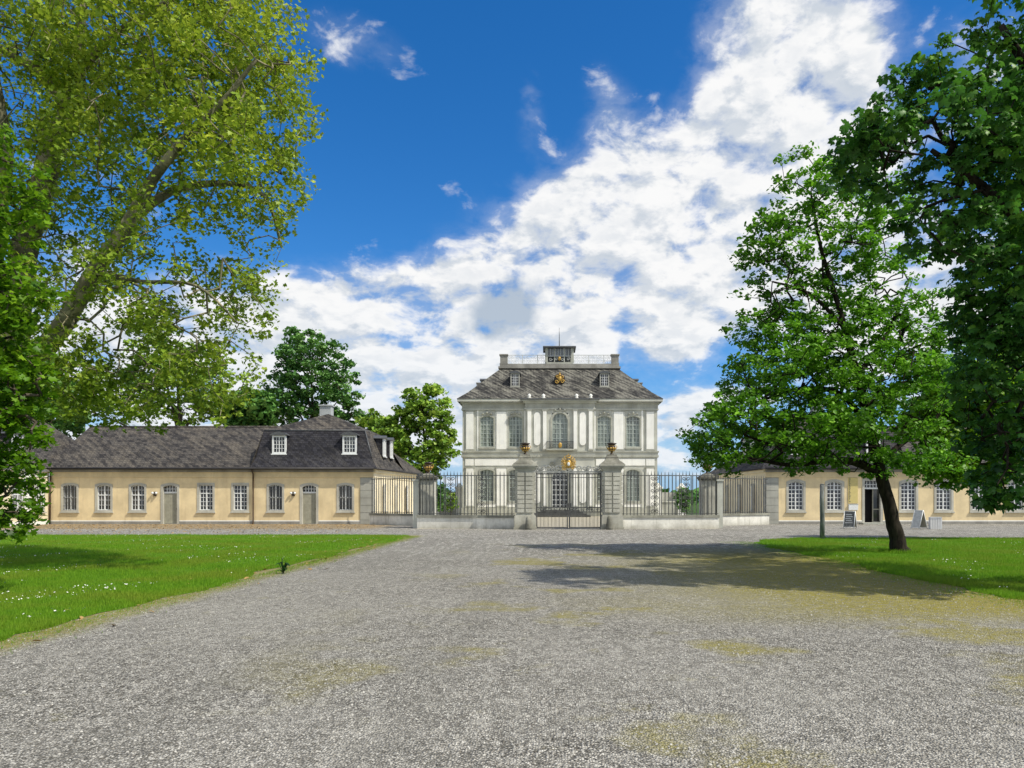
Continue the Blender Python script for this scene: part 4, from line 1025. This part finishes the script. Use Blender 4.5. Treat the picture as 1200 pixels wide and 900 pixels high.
far_tree('dark broad tree at the far left behind the wing roof', 20, 0, 78,
    [blob(20, 450, 60, 50, 78, 4), blob(-40, 480, 60, 50, 78, 4), blob(60, 490, 40, 26, 78, 3)], 260, 16, 1.0, .55, M['leaf_far'], 44)
far_tree('small dark green tree behind the ridge beside the tall one', 300, 0, 80,
    [blob(298, 480, 24, 22, 80, 2.4), blob(280, 490, 20, 14, 80, 2)], 130, 18, .8, .5, M['leaf_far'], 45)
far_tree('small yellow green bushy tree behind the mansard roof', 447, 0, 80,
    [blob(440, 505, 20, 22, 80, 2.0), blob(460, 520, 18, 22, 80, 2)], 110, 16, .8, .45, M['leaf_far_lite'], 50)
far_tree('bright yellow green tree between the leaning tree and the chestnut', 1222, 0, 33,
    [blob(1125, 465, 40, 42, 33, 1.8), blob(1095, 500, 34, 36, 33, 1.7), blob(1150, 530, 45, 42, 33, 1.8), blob(1110, 545, 36, 26, 32.6, 1.4), blob(1170, 470, 30, 50, 33, 1.6), blob(1100, 440, 22, 20, 33, 1)], 520, 26, .42, .17, M['leaf_maple'], 46, hole=.18, hb=.16)
far_tree('dark tree standing beyond the right wing roof', 1120, 0, 78,
    [blob(1110, 470, 50, 34, 78, 4), blob(1180, 460, 50, 50, 78, 4), blob(1230, 440, 60, 60, 78, 4)], 260, 16, 1.0, .55, M['leaf_far'], 47)
# shrubs seen through the railings
def shrub(label, px, Y, w, h, seed, mat='leaf_far'):
    bx = at(px, 600, Y)[0]; g = random.Random(seed)
    bl = [(bx + g.uniform(-w, w) * .4, Y + g.uniform(-w, w) * .3, h * g.uniform(.4, .7), w * .5, w * .45, h * .38, 1) for _ in range(4)]
    make_tree('shrub', label, (bx, Y, 0), [([(bx, Y, 0), (bx + .1, Y, h * .4), (bx, Y, h * .75)], [.07, .05, .02])], bl, 90, LEAF_CLUMP, .22, 14, .3, M['bark_grey'], M[mat], seed=seed, r_tip=.006, cat='shrub')
shrub('tall green shrub seen through the right front fence', 802, 76, 1.4, 3.2, 61)
shrub('dark shrub seen through the left front fence beside the plain pillar', 510, 72, 1.3, 3.4, 62)
shrub('pale green shrub growing against the grey garden wall on the left', 528, 80, 1.1, 2.6, 63, 'leaf_far_lite')

# ------------------------------------------------------------------ ground
def ground_mat():
    m, nt = new_mat('gravel'); t = NT(nt); p = t.pos(); x, y, z = t.sep(p)
    v1 = t.vor(p, 58, out='Color'); v2 = t.vor(p, 58, out='Distance')
    v3 = t.vor(p, 24, out='Color'); big = t.noise(p, .22, 5, .6); med = t.noise(p, 1.4, 5, .65)
    g = t.sep(v1)[0]; g3 = t.sep(v3)[1]
    f = t.math('ADD', t.math('MULTIPLY', g, .68), t.math('MULTIPLY', g3, .34))
    fine = t.noise(p, 30, 3, .8)
    f = t.math('ADD', f, t.math('MULTIPLY', t.math('SUBTRACT', fine, .5), .9))
    c = t.mix(t.ramp(f, .22, .88, smooth=False), (.06, .058, .05), (.86, .835, .755))
    # warm and cool stones
    c = t.mix(t.math('MULTIPLY', t.ramp(t.sep(v1)[2], .75, .9), .35), c, (.36, .30, .22))
    c = t.mix(t.math('MULTIPLY', t.ramp(v2, .35, .62), .75), c, (.045, .042, .038))
    far_g = t.noise(t.scale(p, (1, .55, 1)), 6.5, 3, .9)
    c = t.mix(t.math('MULTIPLY', t.ramp(far_g, .50, .68), .42), c, (.58, .56, .50)); c = t.mix(t.math('MULTIPLY', t.ramp(far_g, .50, .34), .5), c, (.13, .125, .105))
    vf = t.noise(t.scale(p, (1, .16, 1)), 5.0, 2, .9); vw = t.ramp(y, 14, 30, .1, .5)
    c = t.mix(t.math('MULTIPLY', t.ramp(vf, .52, .66), vw), c, (.70, .68, .61)); c = t.mix(t.math('MULTIPLY', t.ramp(vf, .48, .34), vw), c, (.14, .135, .115))
    c = t.mix(t.ramp(med, .3, .7, 0.0, .22), c, (.27, .26, .23))
    wt = t.math('SINE', t.math('ADD', t.math('MULTIPLY', x, 3.3), t.math('MULTIPLY', t.noise(t.scale(p, (1, .15, 1)), .6, 3), 5.0)))
    wt = t.math('MULTIPLY', t.ramp(wt, .2, 1.0), t.ramp(t.noise(t.scale(p, (1, .12, 1)), .5, 3), .45, .65))
    c = t.mix(t.math('MULTIPLY', wt, .28), c, (.16, .155, .135))
    c = t.mix(t.ramp(big, .35, .65, 0.0, .25), c, (.46, .445, .40))
    # moss: yellow-brown, thick round the right lawn, thin fringe at the left lawn, patches
    wob = t.math('MULTIPLY', t.math('SUBTRACT', t.noise(p, .45, 5, .6), .5), 5.0)
    dxr = t.math('SUBTRACT', 7.1, x)                       # distance west of the right lawn
    band = t.math('MULTIPLY', t.ramp(t.math('ADD', dxr, wob), 1.0, 9.0, 1.25, 0.0), t.math('MULTIPLY', t.ramp(y, 9.5, 12.0), t.ramp(y, 21, 30, 1.0, 0.0)))
    fr = t.ramp(t.math('ADD', t.math('ADD', x, 7.55), t.math('MULTIPLY', wob, .16)), .1, .75, 1.0, 0.0)
    fr = t.math('MULTIPLY', fr, t.ramp(y, 36, 37.5, 1.0, 0.0))
    pt = t.math('MULTIPLY', t.ramp(t.noise(p, .33, 4, .6), .52, .62), t.math('MULTIPLY', t.ramp(x, -5.0, -1.5), t.ramp(y, 24, 32, 1.0, 0.0)))
    sp = t.math('MULTIPLY', t.ramp(t.noise(p, 1.1, 5, .7), .60, .70), .5)
    mossf = t.math('MAXIMUM', t.math('MAXIMUM', band, t.math('MULTIPLY', pt, .8)), t.math('MAXIMUM', t.math('MULTIPLY', fr, .9), t.math('MULTIPLY', sp, .55)))
    brk = t.ramp(t.math('ADD', fine, t.math('MULTIPLY', t.noise(p, 7, 4, .7), .8)), .72, 1.12)
    mossf = t.math('MULTIPLY', mossf, t.math('ADD', .36, t.math('MULTIPLY', brk, .85)), clamp=True)
    mc = t.mix(t.noise(p, 5, 4), (.19, .175, .02), (.40, .35, .08))
    c = t.mix(mossf, c, mc)
    # leaf litter strip below the left wing
    st = t.math('MULTIPLY', t.ramp(t.math('ADD', y, t.math('MULTIPLY', wob, .5)), 43.5, 47, 0, 1), t.math('MULTIPLY', t.ramp(x, -12.5, -10.5, 1.0, 0.0), t.ramp(fine, .3, .6, .4, 1.0)))
    c = t.mix(t.math('MULTIPLY', st, .75), c, (.32, .22, .09))
    # swept sandy court behind the gate
    ct = t.math('MULTIPLY', t.ramp(y, 45.2, 46.4), t.math('MULTIPLY', t.ramp(y, 82, 84, 1, 0), t.math('MULTIPLY', t.ramp(x, -14, -13), t.ramp(x, 13, 14, 1, 0))))
    ct = t.math('MULTIPLY', ct, t.math('MAXIMUM', t.ramp(t.math('ABSOLUTE', x), 8.9, 9.1, 1.0, 0.0), t.ramp(y, 53.0, 53.6)))
    c = t.mix(t.math('MULTIPLY', ct, .85), c, (.66, .60, .46))
    far = t.ramp(y, 84, 95); c = t.mix(far, c, (.05, .10, .02))
    b = t.math('SUBTRACT', t.math('MULTIPLY', g, .5), v2)
    t.out(t.bsdf(c, .92, normal=t.bump(b, 1.0, .022), spec=.15))
    return m
def sheet(name, poly, z, mat, seg=None):
    mb = MB(); mb.quad(*[(x, y, z) for x, y in poly]); o = mb.build(name, mat); return tag(o, kind='structure')
sheet('ground', [(-600, -60), (600, -60), (600, 1500), (-600, 1500)], 0.0, ground_mat())

def lawn_mat():
    m, nt = new_mat('lawn_turf'); t = NT(nt); p = t.pos(); x, y, z = t.sep(p)
    a = t.noise(p, .5, 4, .6); b = t.noise(p, 4.0, 5, .7); f = t.noise(t.scale(p, (1, .5, 1)), 55, 3, .8)
    c = t.mix(t.ramp(b, .3, .7), (.065, .17, .010), (.12, .27, .018))
    c = t.mix(t.math('MULTIPLY', t.ramp(f, .4, .65), .55), c, (.15, .27, .03))
    c = t.mix(t.math('MULTIPLY', t.ramp(a, .42, .62), .7), c, (.17, .21, .03))
    t.out(t.bsdf(c, .9, normal=t.bump(f, .9, .03), spec=.1)); return m
LM = lawn_mat()
def wavy(pts, amp=.26, step=.35, seed=1):
    g = random.Random(seed); out = []; ph = g.random() * 9
    for (x0, y0), (x1, y1) in zip(pts, pts[1:] + pts[:1]):
        L = math.hypot(x1 - x0, y1 - y0); n = max(1, min(160, int(L / step))); nx, ny = -(y1 - y0) / L, (x1 - x0) / L
        for i in range(n):
            t = i / n; d = L * t; w = amp * (math.sin(d * .9 + ph) * .5 + math.sin(d * 2.7 + ph * 2) * .3 + g.uniform(-.35, .35)); w *= min(1, 4 * t, 4 * (1 - t)) if n > 1 else 0
            out.append((x0 + (x1 - x0) * t + nx * w, y0 + (y1 - y0) * t + ny * w))
    return out
LLAWN = wavy([(-8.3, 0.5), (-7.75, 5.5), (-7.6, 12), (-7.75, 20), (-7.7, 28), (-7.5, 33.5), (-7.9, 36.6), (-9.5, 37.2), (-60, 37.2), (-60, 0.5)], seed=3)
RLAWN = wavy([(7.6, 8.0), (6.9, 12), (6.6, 16), (6.9, 21), (6.7, 26), (6.9, 29.6), (7.7, 32.2), (10, 34.2), (60, 34.6), (60, 8.0)][::-1], seed=4)
from mathutils.geometry import tessellate_polygon
from mathutils import Vector
def lawn(name, poly):
    tris = tessellate_polygon([[Vector((x, y, 0)) for x, y in poly]])
    mb = MB(); mb.add([(x, y, .006) for x, y in poly], [tuple(t_) for t_ in tris]); return tag(mb.build(name, LM), kind='structure')
lawn('left_lawn', LLAWN); lawn('right_lawn', RLAWN)

def inside(px, py, poly):
    r = np.zeros(len(px), bool); n = len(poly)
    for i in range(n):
        x0, y0 = poly[i]; x1, y1 = poly[(i + 1) % n]
        if y0 == y1: continue
        c = ((y0 > py) != (y1 > py)) & (px < (x1 - x0) * (py - y0) / (y1 - y0) + x0); r ^= c
    return r
def scatter(n, Y0, Y1, xlo, xhi, poly, g, pw=1.0):
    y = Y0 + (Y1 - Y0) * g.random(n) ** pw; x = xlo(y) + (xhi(y) - xlo(y)) * g.random(n)
    k = inside(x, y, poly); return x[k], y[k]
def grass_mat():
    m, nt = new_mat('grass_blades'); t = NT(nt); a = t.n('ShaderNodeAttribute'); a.attribute_name = 'tint'
    p = t.pos(); big = t.noise(p, .5, 4, .6)
    c = t.mix(a.outputs['Fac'], (.075, .20, .008), (.24, .43, .022)); c = t.mix(t.math('MULTIPLY', t.ramp(big, .42, .62), .6), c, (.24, .29, .03))
    b = t.bsdf(c, .6, spec=.2); tr = t.n('ShaderNodeBsdfTranslucent'); t.l(t.mix(.5, c, (.25, .5, .03)), tr.inputs[0])
    mx = t.n('ShaderNodeMixShader'); mx.inputs[0].default_value = .35; t.l(b, mx.inputs[1]); t.l(tr.outputs[0], mx.inputs[2]); t.out(mx.outputs[0]); return m
GM = grass_mat()
BLADE = ([(-.5, 0, 0), (-.18, 0, .02), (0, 1.0, .35), (.0, 0, 0), (.3, .1, .02), (.45, .85, -.3), (-.6, .05, .05), (-.35, 0, 0), (-.75, .7, .1)], [(0, 1, 2), (3, 4, 5), (6, 7, 8)])
def grass(name, x, y, g, size, z=.005):
    # tufts of three blades standing up: leaf frame with w = up
    N = len(x); th = g.random(N) * 2 * math.pi; s = size * (.6 + .8 * g.random(N)) * (1 + .25 * np.sin(x * 1.7 + y) * np.sin(y * 1.3))
    T = np.array(BLADE[0]); K = len(T)
    u = np.stack([np.cos(th), np.sin(th), 0 * th], 1); n_ = np.stack([-np.sin(th), np.cos(th), 0 * th], 1)
    base = np.stack([x, y, np.full(N, z)], 1)
    V = base[:, None] + s[:, None, None] * (T[None, :, 0, None] * u[:, None] * .35 + T[None, :, 1, None] * np.array([0, 0, 1.0]) + T[None, :, 2, None] * n_[:, None])
    loops = np.arange(N * K, dtype=np.int32); nf = N * 3
    me = bpy.data.meshes.new(name); me.vertices.add(N * K); me.vertices.foreach_set('co', V.reshape(-1).astype(np.float32))
    me.loops.add(N * K); me.loops.foreach_set('vertex_index', loops); me.polygons.add(nf); me.polygons.foreach_set('loop_start', (np.arange(nf) * 3).astype(np.int32)); me.update(calc_edges=True)
    a = me.attributes.new('tint', 'FLOAT', 'POINT'); a.data.foreach_set('value', np.repeat(g.beta(2, 2, size=N), K).astype(np.float32))
    me.materials.append(GM); o = bpy.data.objects.new(name, me); COL.objects.link(o); return tag(o, kind='stuff')
g = np.random.default_rng(77)
xl, yl = scatter(170000, 7.5, 37.3, lambda y: -(y * .735 + 2.5), lambda y: y * 0 - 7.2, LLAWN, g, 1.15)
o = grass('grass', xl, yl, g, .065); tag(o, 'short green daisy strewn grass of the left lawn', 'grass')
xr, yr = scatter(130000, 9.0, 34.7, lambda y: y * 0 + 6.3, lambda y: y * .64 + 1.5, RLAWN, g, 1.0)
o = grass('grass', xr, yr, g, .065); tag(o, 'short green grass of the shaded right lawn', 'grass')
# sparse tufts creeping out on the gravel by the lawn edges
n = 9000; y = 8 + 28 * g.random(n); x = -7.6 + np.abs(g.normal(size=n)) * .28
x2 = 6.9 - np.abs(g.normal(size=n)) * .5; y2 = 10 + 21 * g.random(n)
o = grass('grass', np.concatenate([x, x2]), np.concatenate([y, y2]), g, .03); tag(o, 'thin stray grass creeping onto the gravel along the lawn edges', 'grass')
a_ = g.random(900) * 6.28; r_ = .25 + .35 * g.random(900) ** 1.5; tb = at(1054, 648, 24.3)
o = grass('grass', tb[0] + r_ * np.cos(a_), 24.3 + r_ * np.sin(a_), g, .13); tag(o, 'taller uncut grass round the foot of the leaning trunk', 'grass')
# moss and weed flecks in the gravel
# daisies
def daisies(xs, ys, g, label):
    N = len(xs); pts = np.stack([xs, ys, .055 + .03 * g.random(N)], 1)
    hexv = [(math.cos(math.pi * i / 3) * .5, math.sin(math.pi * i / 3) * .5, 0) for i in range(6)]
    o = leaf_mesh('daisies', pts, hexv, [(0, 1, 2, 3, 4, 5)], .021, simple('daisy_petals', (.8, .8, .74), .7, var=.05), None, up=.9, seed=6)
    return tag(o, label, 'flowers', kind='stuff')
def clus(x, y, s, th): 
    f = np.sin(x * .9 + s) * np.sin(y * .7 + s * 2) + .6 * np.sin(x * 2.3 - y * 1.1 + s); return f > th
xd, yd = scatter(11000, 9, 37, lambda y: -(y * .735 + 2.0), lambda y: y * 0 - 7.9, LLAWN, g, .8); k = clus(xd, yd, 1.0, .55) & (g.random(len(xd)) < .45)
daisies(xd[k], yd[k], g, 'tiny white daisies scattered over the left lawn')
xd, yd = scatter(4500, 12, 34.5, lambda y: y * 0 + 7.0, lambda y: y * .64, RLAWN, g, .8); k = clus(xd, yd, 2.0, .6) & (g.random(len(xd)) < .35)
daisies(xd[k], yd[k], g, 'tiny white daisies scattered over the right lawn')
# fallen litter on the gravel: loose pebbles standing proud near the camera
N = 26000; yy = 4.0 + 14 * g.random(N) ** 1.6; xx = (g.random(N) - .5) * 1.5 * yy + CAMX - .3
k = ~inside(xx, yy, LLAWN) & ~inside(xx, yy, RLAWN); xx, yy = xx[k], yy[k]
def peb_mat():
    m, nt = new_mat('pebble'); t = NT(nt); a = t.n('ShaderNodeAttribute'); a.attribute_name = 'tint'
    c = t.mix(a.outputs['Fac'], (.09, .088, .08), (.50, .49, .45)); t.out(t.bsdf(c, .85, spec=.2)); return m
PEB = ([(-.5, -.1, 0), (-.1, -.45, 0), (.45, -.25, 0), (.5, .2, 0), (0, .5, 0), (-.45, .3, 0), (-.15, -.1, .38), (.2, .1, .42)],
       [(0, 1, 6), (1, 2, 7, 6), (2, 3, 7), (3, 4, 7), (4, 5, 6, 7), (5, 0, 6)])
o = leaf_mesh('pebbles', np.stack([xx, yy, 0 * xx + .001], 1), PEB[0], PEB[1], .015, peb_mat(), None, up=2.5, seed=8)
tag(o, 'loose grey and white pebbles lying on the gravel forecourt', 'gravel', kind='stuff')
n = 2600; lx = np.concatenate([-36 + 24 * g.random(n), -8 + .5 * g.normal(size=200)]); ly = np.concatenate([37.5 + 16.5 * g.random(n) ** .6, 8 + 26 * g.random(200)])
o = leaf_mesh('leaf_litter', np.stack([lx, ly, 0 * lx + .02], 1), LEAF_OVAL[0], LEAF_OVAL[1], .075, simple('dry_leaves', (.34, .22, .08), .8, var=.4, nscale=2), None, up=1.6, seed=12)
tag(o, 'brown fallen leaves strewn on the gravel before the left wing', 'leaves', kind='stuff')
# thistle at the lawn edge
wx, wy, _ = at(332, 672, 1485 / 85.0); wy = 1485 / 85.0; wx = (332 - VX) * wy / F + CAMX
Wd = empty('thistle', (wx, wy, 0), 'dark green thistle clump on the edge of the left lawn', 'plant')
m = MB(); gg = random.Random(4)
for i in range(16):
    a = gg.uniform(0, 6.28); r = gg.uniform(.1, .26); h = gg.uniform(.05, .28); wd = .035
    ca, sa = math.cos(a), math.sin(a)
    m.add([(0, 0, .01), (r * .5 * ca - wd * sa, r * .5 * sa + wd * ca, h), (r * ca, r * sa, h * .75), (r * .5 * ca + wd * sa, r * .5 * sa - wd * ca, h)], [(0, 1, 2, 3)])
m.build('leaf_rosette', M['leaf_chestnut'], Wd)
m = MB(); m.tube([(0, 0, 0), (-.02, 0, .2), (-.03, 0, .36)], [.015, .012, .008], 5)
for i in range(10):
    a = gg.uniform(0, 6.28); z = .08 + .026 * i; r = .13 - .008 * i; m.add([(-.02, 0, z), (r * .5 * math.cos(a + .3), r * .5 * math.sin(a + .3), z + .03), (r * math.cos(a), r * math.sin(a), z + .03), (r * .5 * math.cos(a - .3), r * .5 * math.sin(a - .3), z + .03)], [(0, 1, 2, 3)])
m.build('stalk', M['leaf_chestnut'], Wd)
# far wood on the horizon
g = np.random.default_rng(5); n = 9000; xx = g.uniform(-330, 330, n); zz = g.random(n) ** .7 * (7 + 2.5 * np.sin(xx * .06) + 1.5 * np.sin(xx * .21))
o = leaf_mesh('distant_wood', np.stack([xx, 330 + g.normal(size=n) * 6, zz], 1), LEAF_CLUMP[0], LEAF_CLUMP[1], 2.6, M['leaf_far'], None, seed=3)
tag(o, 'far off line of woodland on the horizon', 'woodland', kind='stuff')
# ------------------------------------------------------------------ sky, sun, camera
EL, AZ = 52.0, 26.0
sv = Vector((math.cos(R(EL)) * math.cos(R(AZ)), -math.cos(R(EL)) * math.sin(R(AZ)), math.sin(R(EL))))
sun = bpy.data.lights.new('sun', 'SUN'); sun.energy = 5.0; sun.angle = R(.9); sun.color = (1.0, .93, .80)
so = bpy.data.objects.new('sun', sun); COL.objects.link(so); so.rotation_euler = sv.to_track_quat('Z', 'Y').to_euler(); so.location = sv * 60

world = bpy.data.worlds.new('World'); scene.world = world; world.use_nodes = True
world.node_tree.nodes.clear(); t = NT(world.node_tree)
sky = t.n('ShaderNodeTexSky'); sky.sky_type = 'NISHITA'; sky.sun_disc = False; sky.sun_elevation = R(EL); sky.sun_rotation = R(90 + AZ)
sky.altitude = 100; sky.air_density = 1.0; sky.dust_density = .6; sky.ozone_density = 2.2
d = t.n('ShaderNodeTexCoord').outputs['Generated']; x, y, z = t.sep(d)
az = t.math('ARCTAN2', x, y); el = t.math('ARCSINE', z)
def aze(px, py): 
    a = math.atan((px - VX) / F); return a, math.atan((VY - py) / math.hypot(F, px - VX))
# elongated cloud banks given by azimuth, elevation, half sizes and tilt (radians)
def bank(px, py, rx, ry, tilt, w):
    a0, e0 = aze(px, py); rx /= F; ry /= F; c, s = math.cos(R(tilt)), math.sin(R(tilt))
    da = t.math('SUBTRACT', az, a0); de = t.math('SUBTRACT', el, e0)
    u = t.math('DIVIDE', t.math('ADD', t.math('MULTIPLY', da, c), t.math('MULTIPLY', de, s)), rx)
    v = t.math('DIVIDE', t.math('SUBTRACT', t.math('MULTIPLY', de, c), t.math('MULTIPLY', da, s)), ry)
    q = t.math('ADD', t.math('MULTIPLY', u, u), t.math('MULTIPLY', v, v))
    return t.math('MULTIPLY', t.math('EXPONENT', t.math('MULTIPLY', q, -1.0)), w)
banks = [(480, 355, 210, 42, 8, 1.0), (660, 300, 150, 85, 20, 1.15), (800, 290, 120, 100, 35, 1.0), (900, 130, 100, 62, 50, 1.2), (690, 235, 55, 30, 0, .8), (875, 20, 70, 60, 70, .95), (980, 120, 80, 60, 10, .9),
         (430, 420, 200, 40, 0, .75), (650, 385, 240, 42, 0, .95), (960, 250, 110, 90, 0, .6), (800, 490, 45, 24, 0, .85), (820, 545, 120, 26, 0, .6), (1060, 380, 120, 120, 0, .6), (1170, 70, 60, 60, 0, .6), (980, 40, 70, 30, 20, .55), (860, 465, 50, 16, 0, .8),
         (415, 50, 85, 34, -8, .50), (715, 135, 30, 55, 20, .62), (620, 115, 22, 45, 0, .5), (580, 500, 260, 40, 0, .55), (180, 440, 240, 90, 0, .7), (300, 540, 300, 60, 0, .7), (-500, 300, 400, 120, 0, .9), (1900, 250, 420, 140, 0, .8)]
msk = None
for b in banks:
    q = bank(*b); msk = q if msk is None else t.math('ADD', msk, q)
msk = t.math('ADD', msk, t.math('MULTIPLY', t.ramp(y, .25, -.25), .85))      # unseen broken cloud added behind the camera for neutral fill light
msk = t.math('ADD', msk, t.math('MULTIPLY', t.ramp(z, .62, .85), .6))  # unseen cloud overhead, added for the same fill
msk = t.math('MINIMUM', msk, 1.0)
def fbm(vec):
    x, y, z = t.sep(vec); den = t.math('ADD', z, .30)
    pc = t.comb(t.math('DIVIDE', x, den), t.math('DIVIDE', y, den), 0.0)
    n1 = t.noise(pc, 7.5, 10, .56, .2); n0 = t.noise(vec, 6.5, 4, .5, .2); n3 = t.noise(t.scale(vec, (1, 1, 1.6)), 19.0, 9, .58, .3)
    return t.math('ADD', t.math('MULTIPLY', n1, .42), t.math('ADD', t.math('MULTIPLY', n0, .18), t.math('MULTIPLY', n3, .40)))
sh_v = t.n('ShaderNodeVectorMath', operation='ADD'); t.l(d, sh_v.inputs[0]); sh_v.inputs[1].default_value = (.012, -.004, .022)
fb = fbm(d); fb2 = fbm(sh_v.outputs[0])
dens = t.math('ADD', t.math('MULTIPLY', t.math('SUBTRACT', fb, .5), 7.0), t.math('SUBTRACT', t.math('MULTIPLY', msk, 1.9), .94))
alpha = t.ramp(dens, -.1, .95)
thin = t.math('MULTIPLY', t.math('MULTIPLY', t.ramp(dens, -.7, .4), t.ramp(msk, .2, .8)), .28)
alpha = t.math('MAXIMUM', alpha, thin)
# lit towards the sun, blue grey below and in the thick cores
slope = t.ramp(t.math('SUBTRACT', fb2, fb), -.035, .075)
core = t.ramp(dens, .5, 1.8)
gb = t.math('MULTIPLY', t.ramp(t.math('ADD', bank(590, 366, 56, 40, 25, 1.15), t.math('MULTIPLY', t.math('SUBTRACT', t.noise(d, 26.0, 5), .5), 1.1)), .3, .85), .95)
thick = t.math('ADD', t.math('MULTIPLY', slope, .5), t.math('MULTIPLY', t.math('MULTIPLY', core, t.ramp(fbm(t.scale(d, (1.7, 1.7, 2.2))), .46, .56)), .25))
thick = t.math('MAXIMUM', thick, t.math('MULTIPLY', gb, .85), clamp=True)
cc = t.mix(thick, (.96, .96, .96), (.34, .44, .57))
cc = t.mix(t.math('MULTIPLY', t.ramp(el, 0.0, .28, 1.0, 0.0), .35), cc, (.62, .76, .92))
# deep polarised blue for the clear sky
base = t.mix(1.0, sky.outputs[0], (.104, .128, .160), 'MULTIPLY')
hs = t.n('ShaderNodeHueSaturation'); hs.inputs['Saturation'].default_value = 1.22; hs.inputs['Value'].default_value = .95; t.l(base, hs.inputs['Color'])
hz = t.mix(t.math('MULTIPLY', t.ramp(el, -.02, .16, 1.0, 0.0), .85), hs.outputs[0], (.33, .56, .86))
col = t.mix(alpha, hz, cc)
bg = t.n('ShaderNodeBackground'); t.l(col, bg.inputs[0]); bg.inputs[1].default_value = 1.0
ow = t.n('ShaderNodeOutputWorld'); t.l(bg.outputs[0], ow.inputs[0])
world.cycles.sampling_method = 'MANUAL'; world.cycles.sample_map_resolution = 512

cam = bpy.data.cameras.new('camera'); cam.lens = 27.0; cam.sensor_width = 36.0; cam.sensor_fit = 'HORIZONTAL'
cam.shift_x = -(VX - 600) / 1200; cam.shift_y = (VY - 450) / 1200; cam.clip_end = 3000; cam.clip_start = .1
co = bpy.data.objects.new('camera', cam); COL.objects.link(co); co.location = (CAMX, 0, CAMZ); co.rotation_euler = (R(90), 0, 0); scene.camera = co
scene.view_settings.view_transform = 'Standard'; scene.view_settings.look = 'None'; scene.view_settings.exposure = 0; scene.view_settings.gamma = 1
scene.cycles.max_bounces = 6; scene.cycles.diffuse_bounces = 3; scene.cycles.transmission_bounces = 4; scene.cycles.use_denoising = True
try:
    scene.cycles.denoising_prefilter = 'ACCURATE'
except Exception: pass
scene.cycles.use_adaptive_sampling = True; scene.cycles.adaptive_threshold = .01
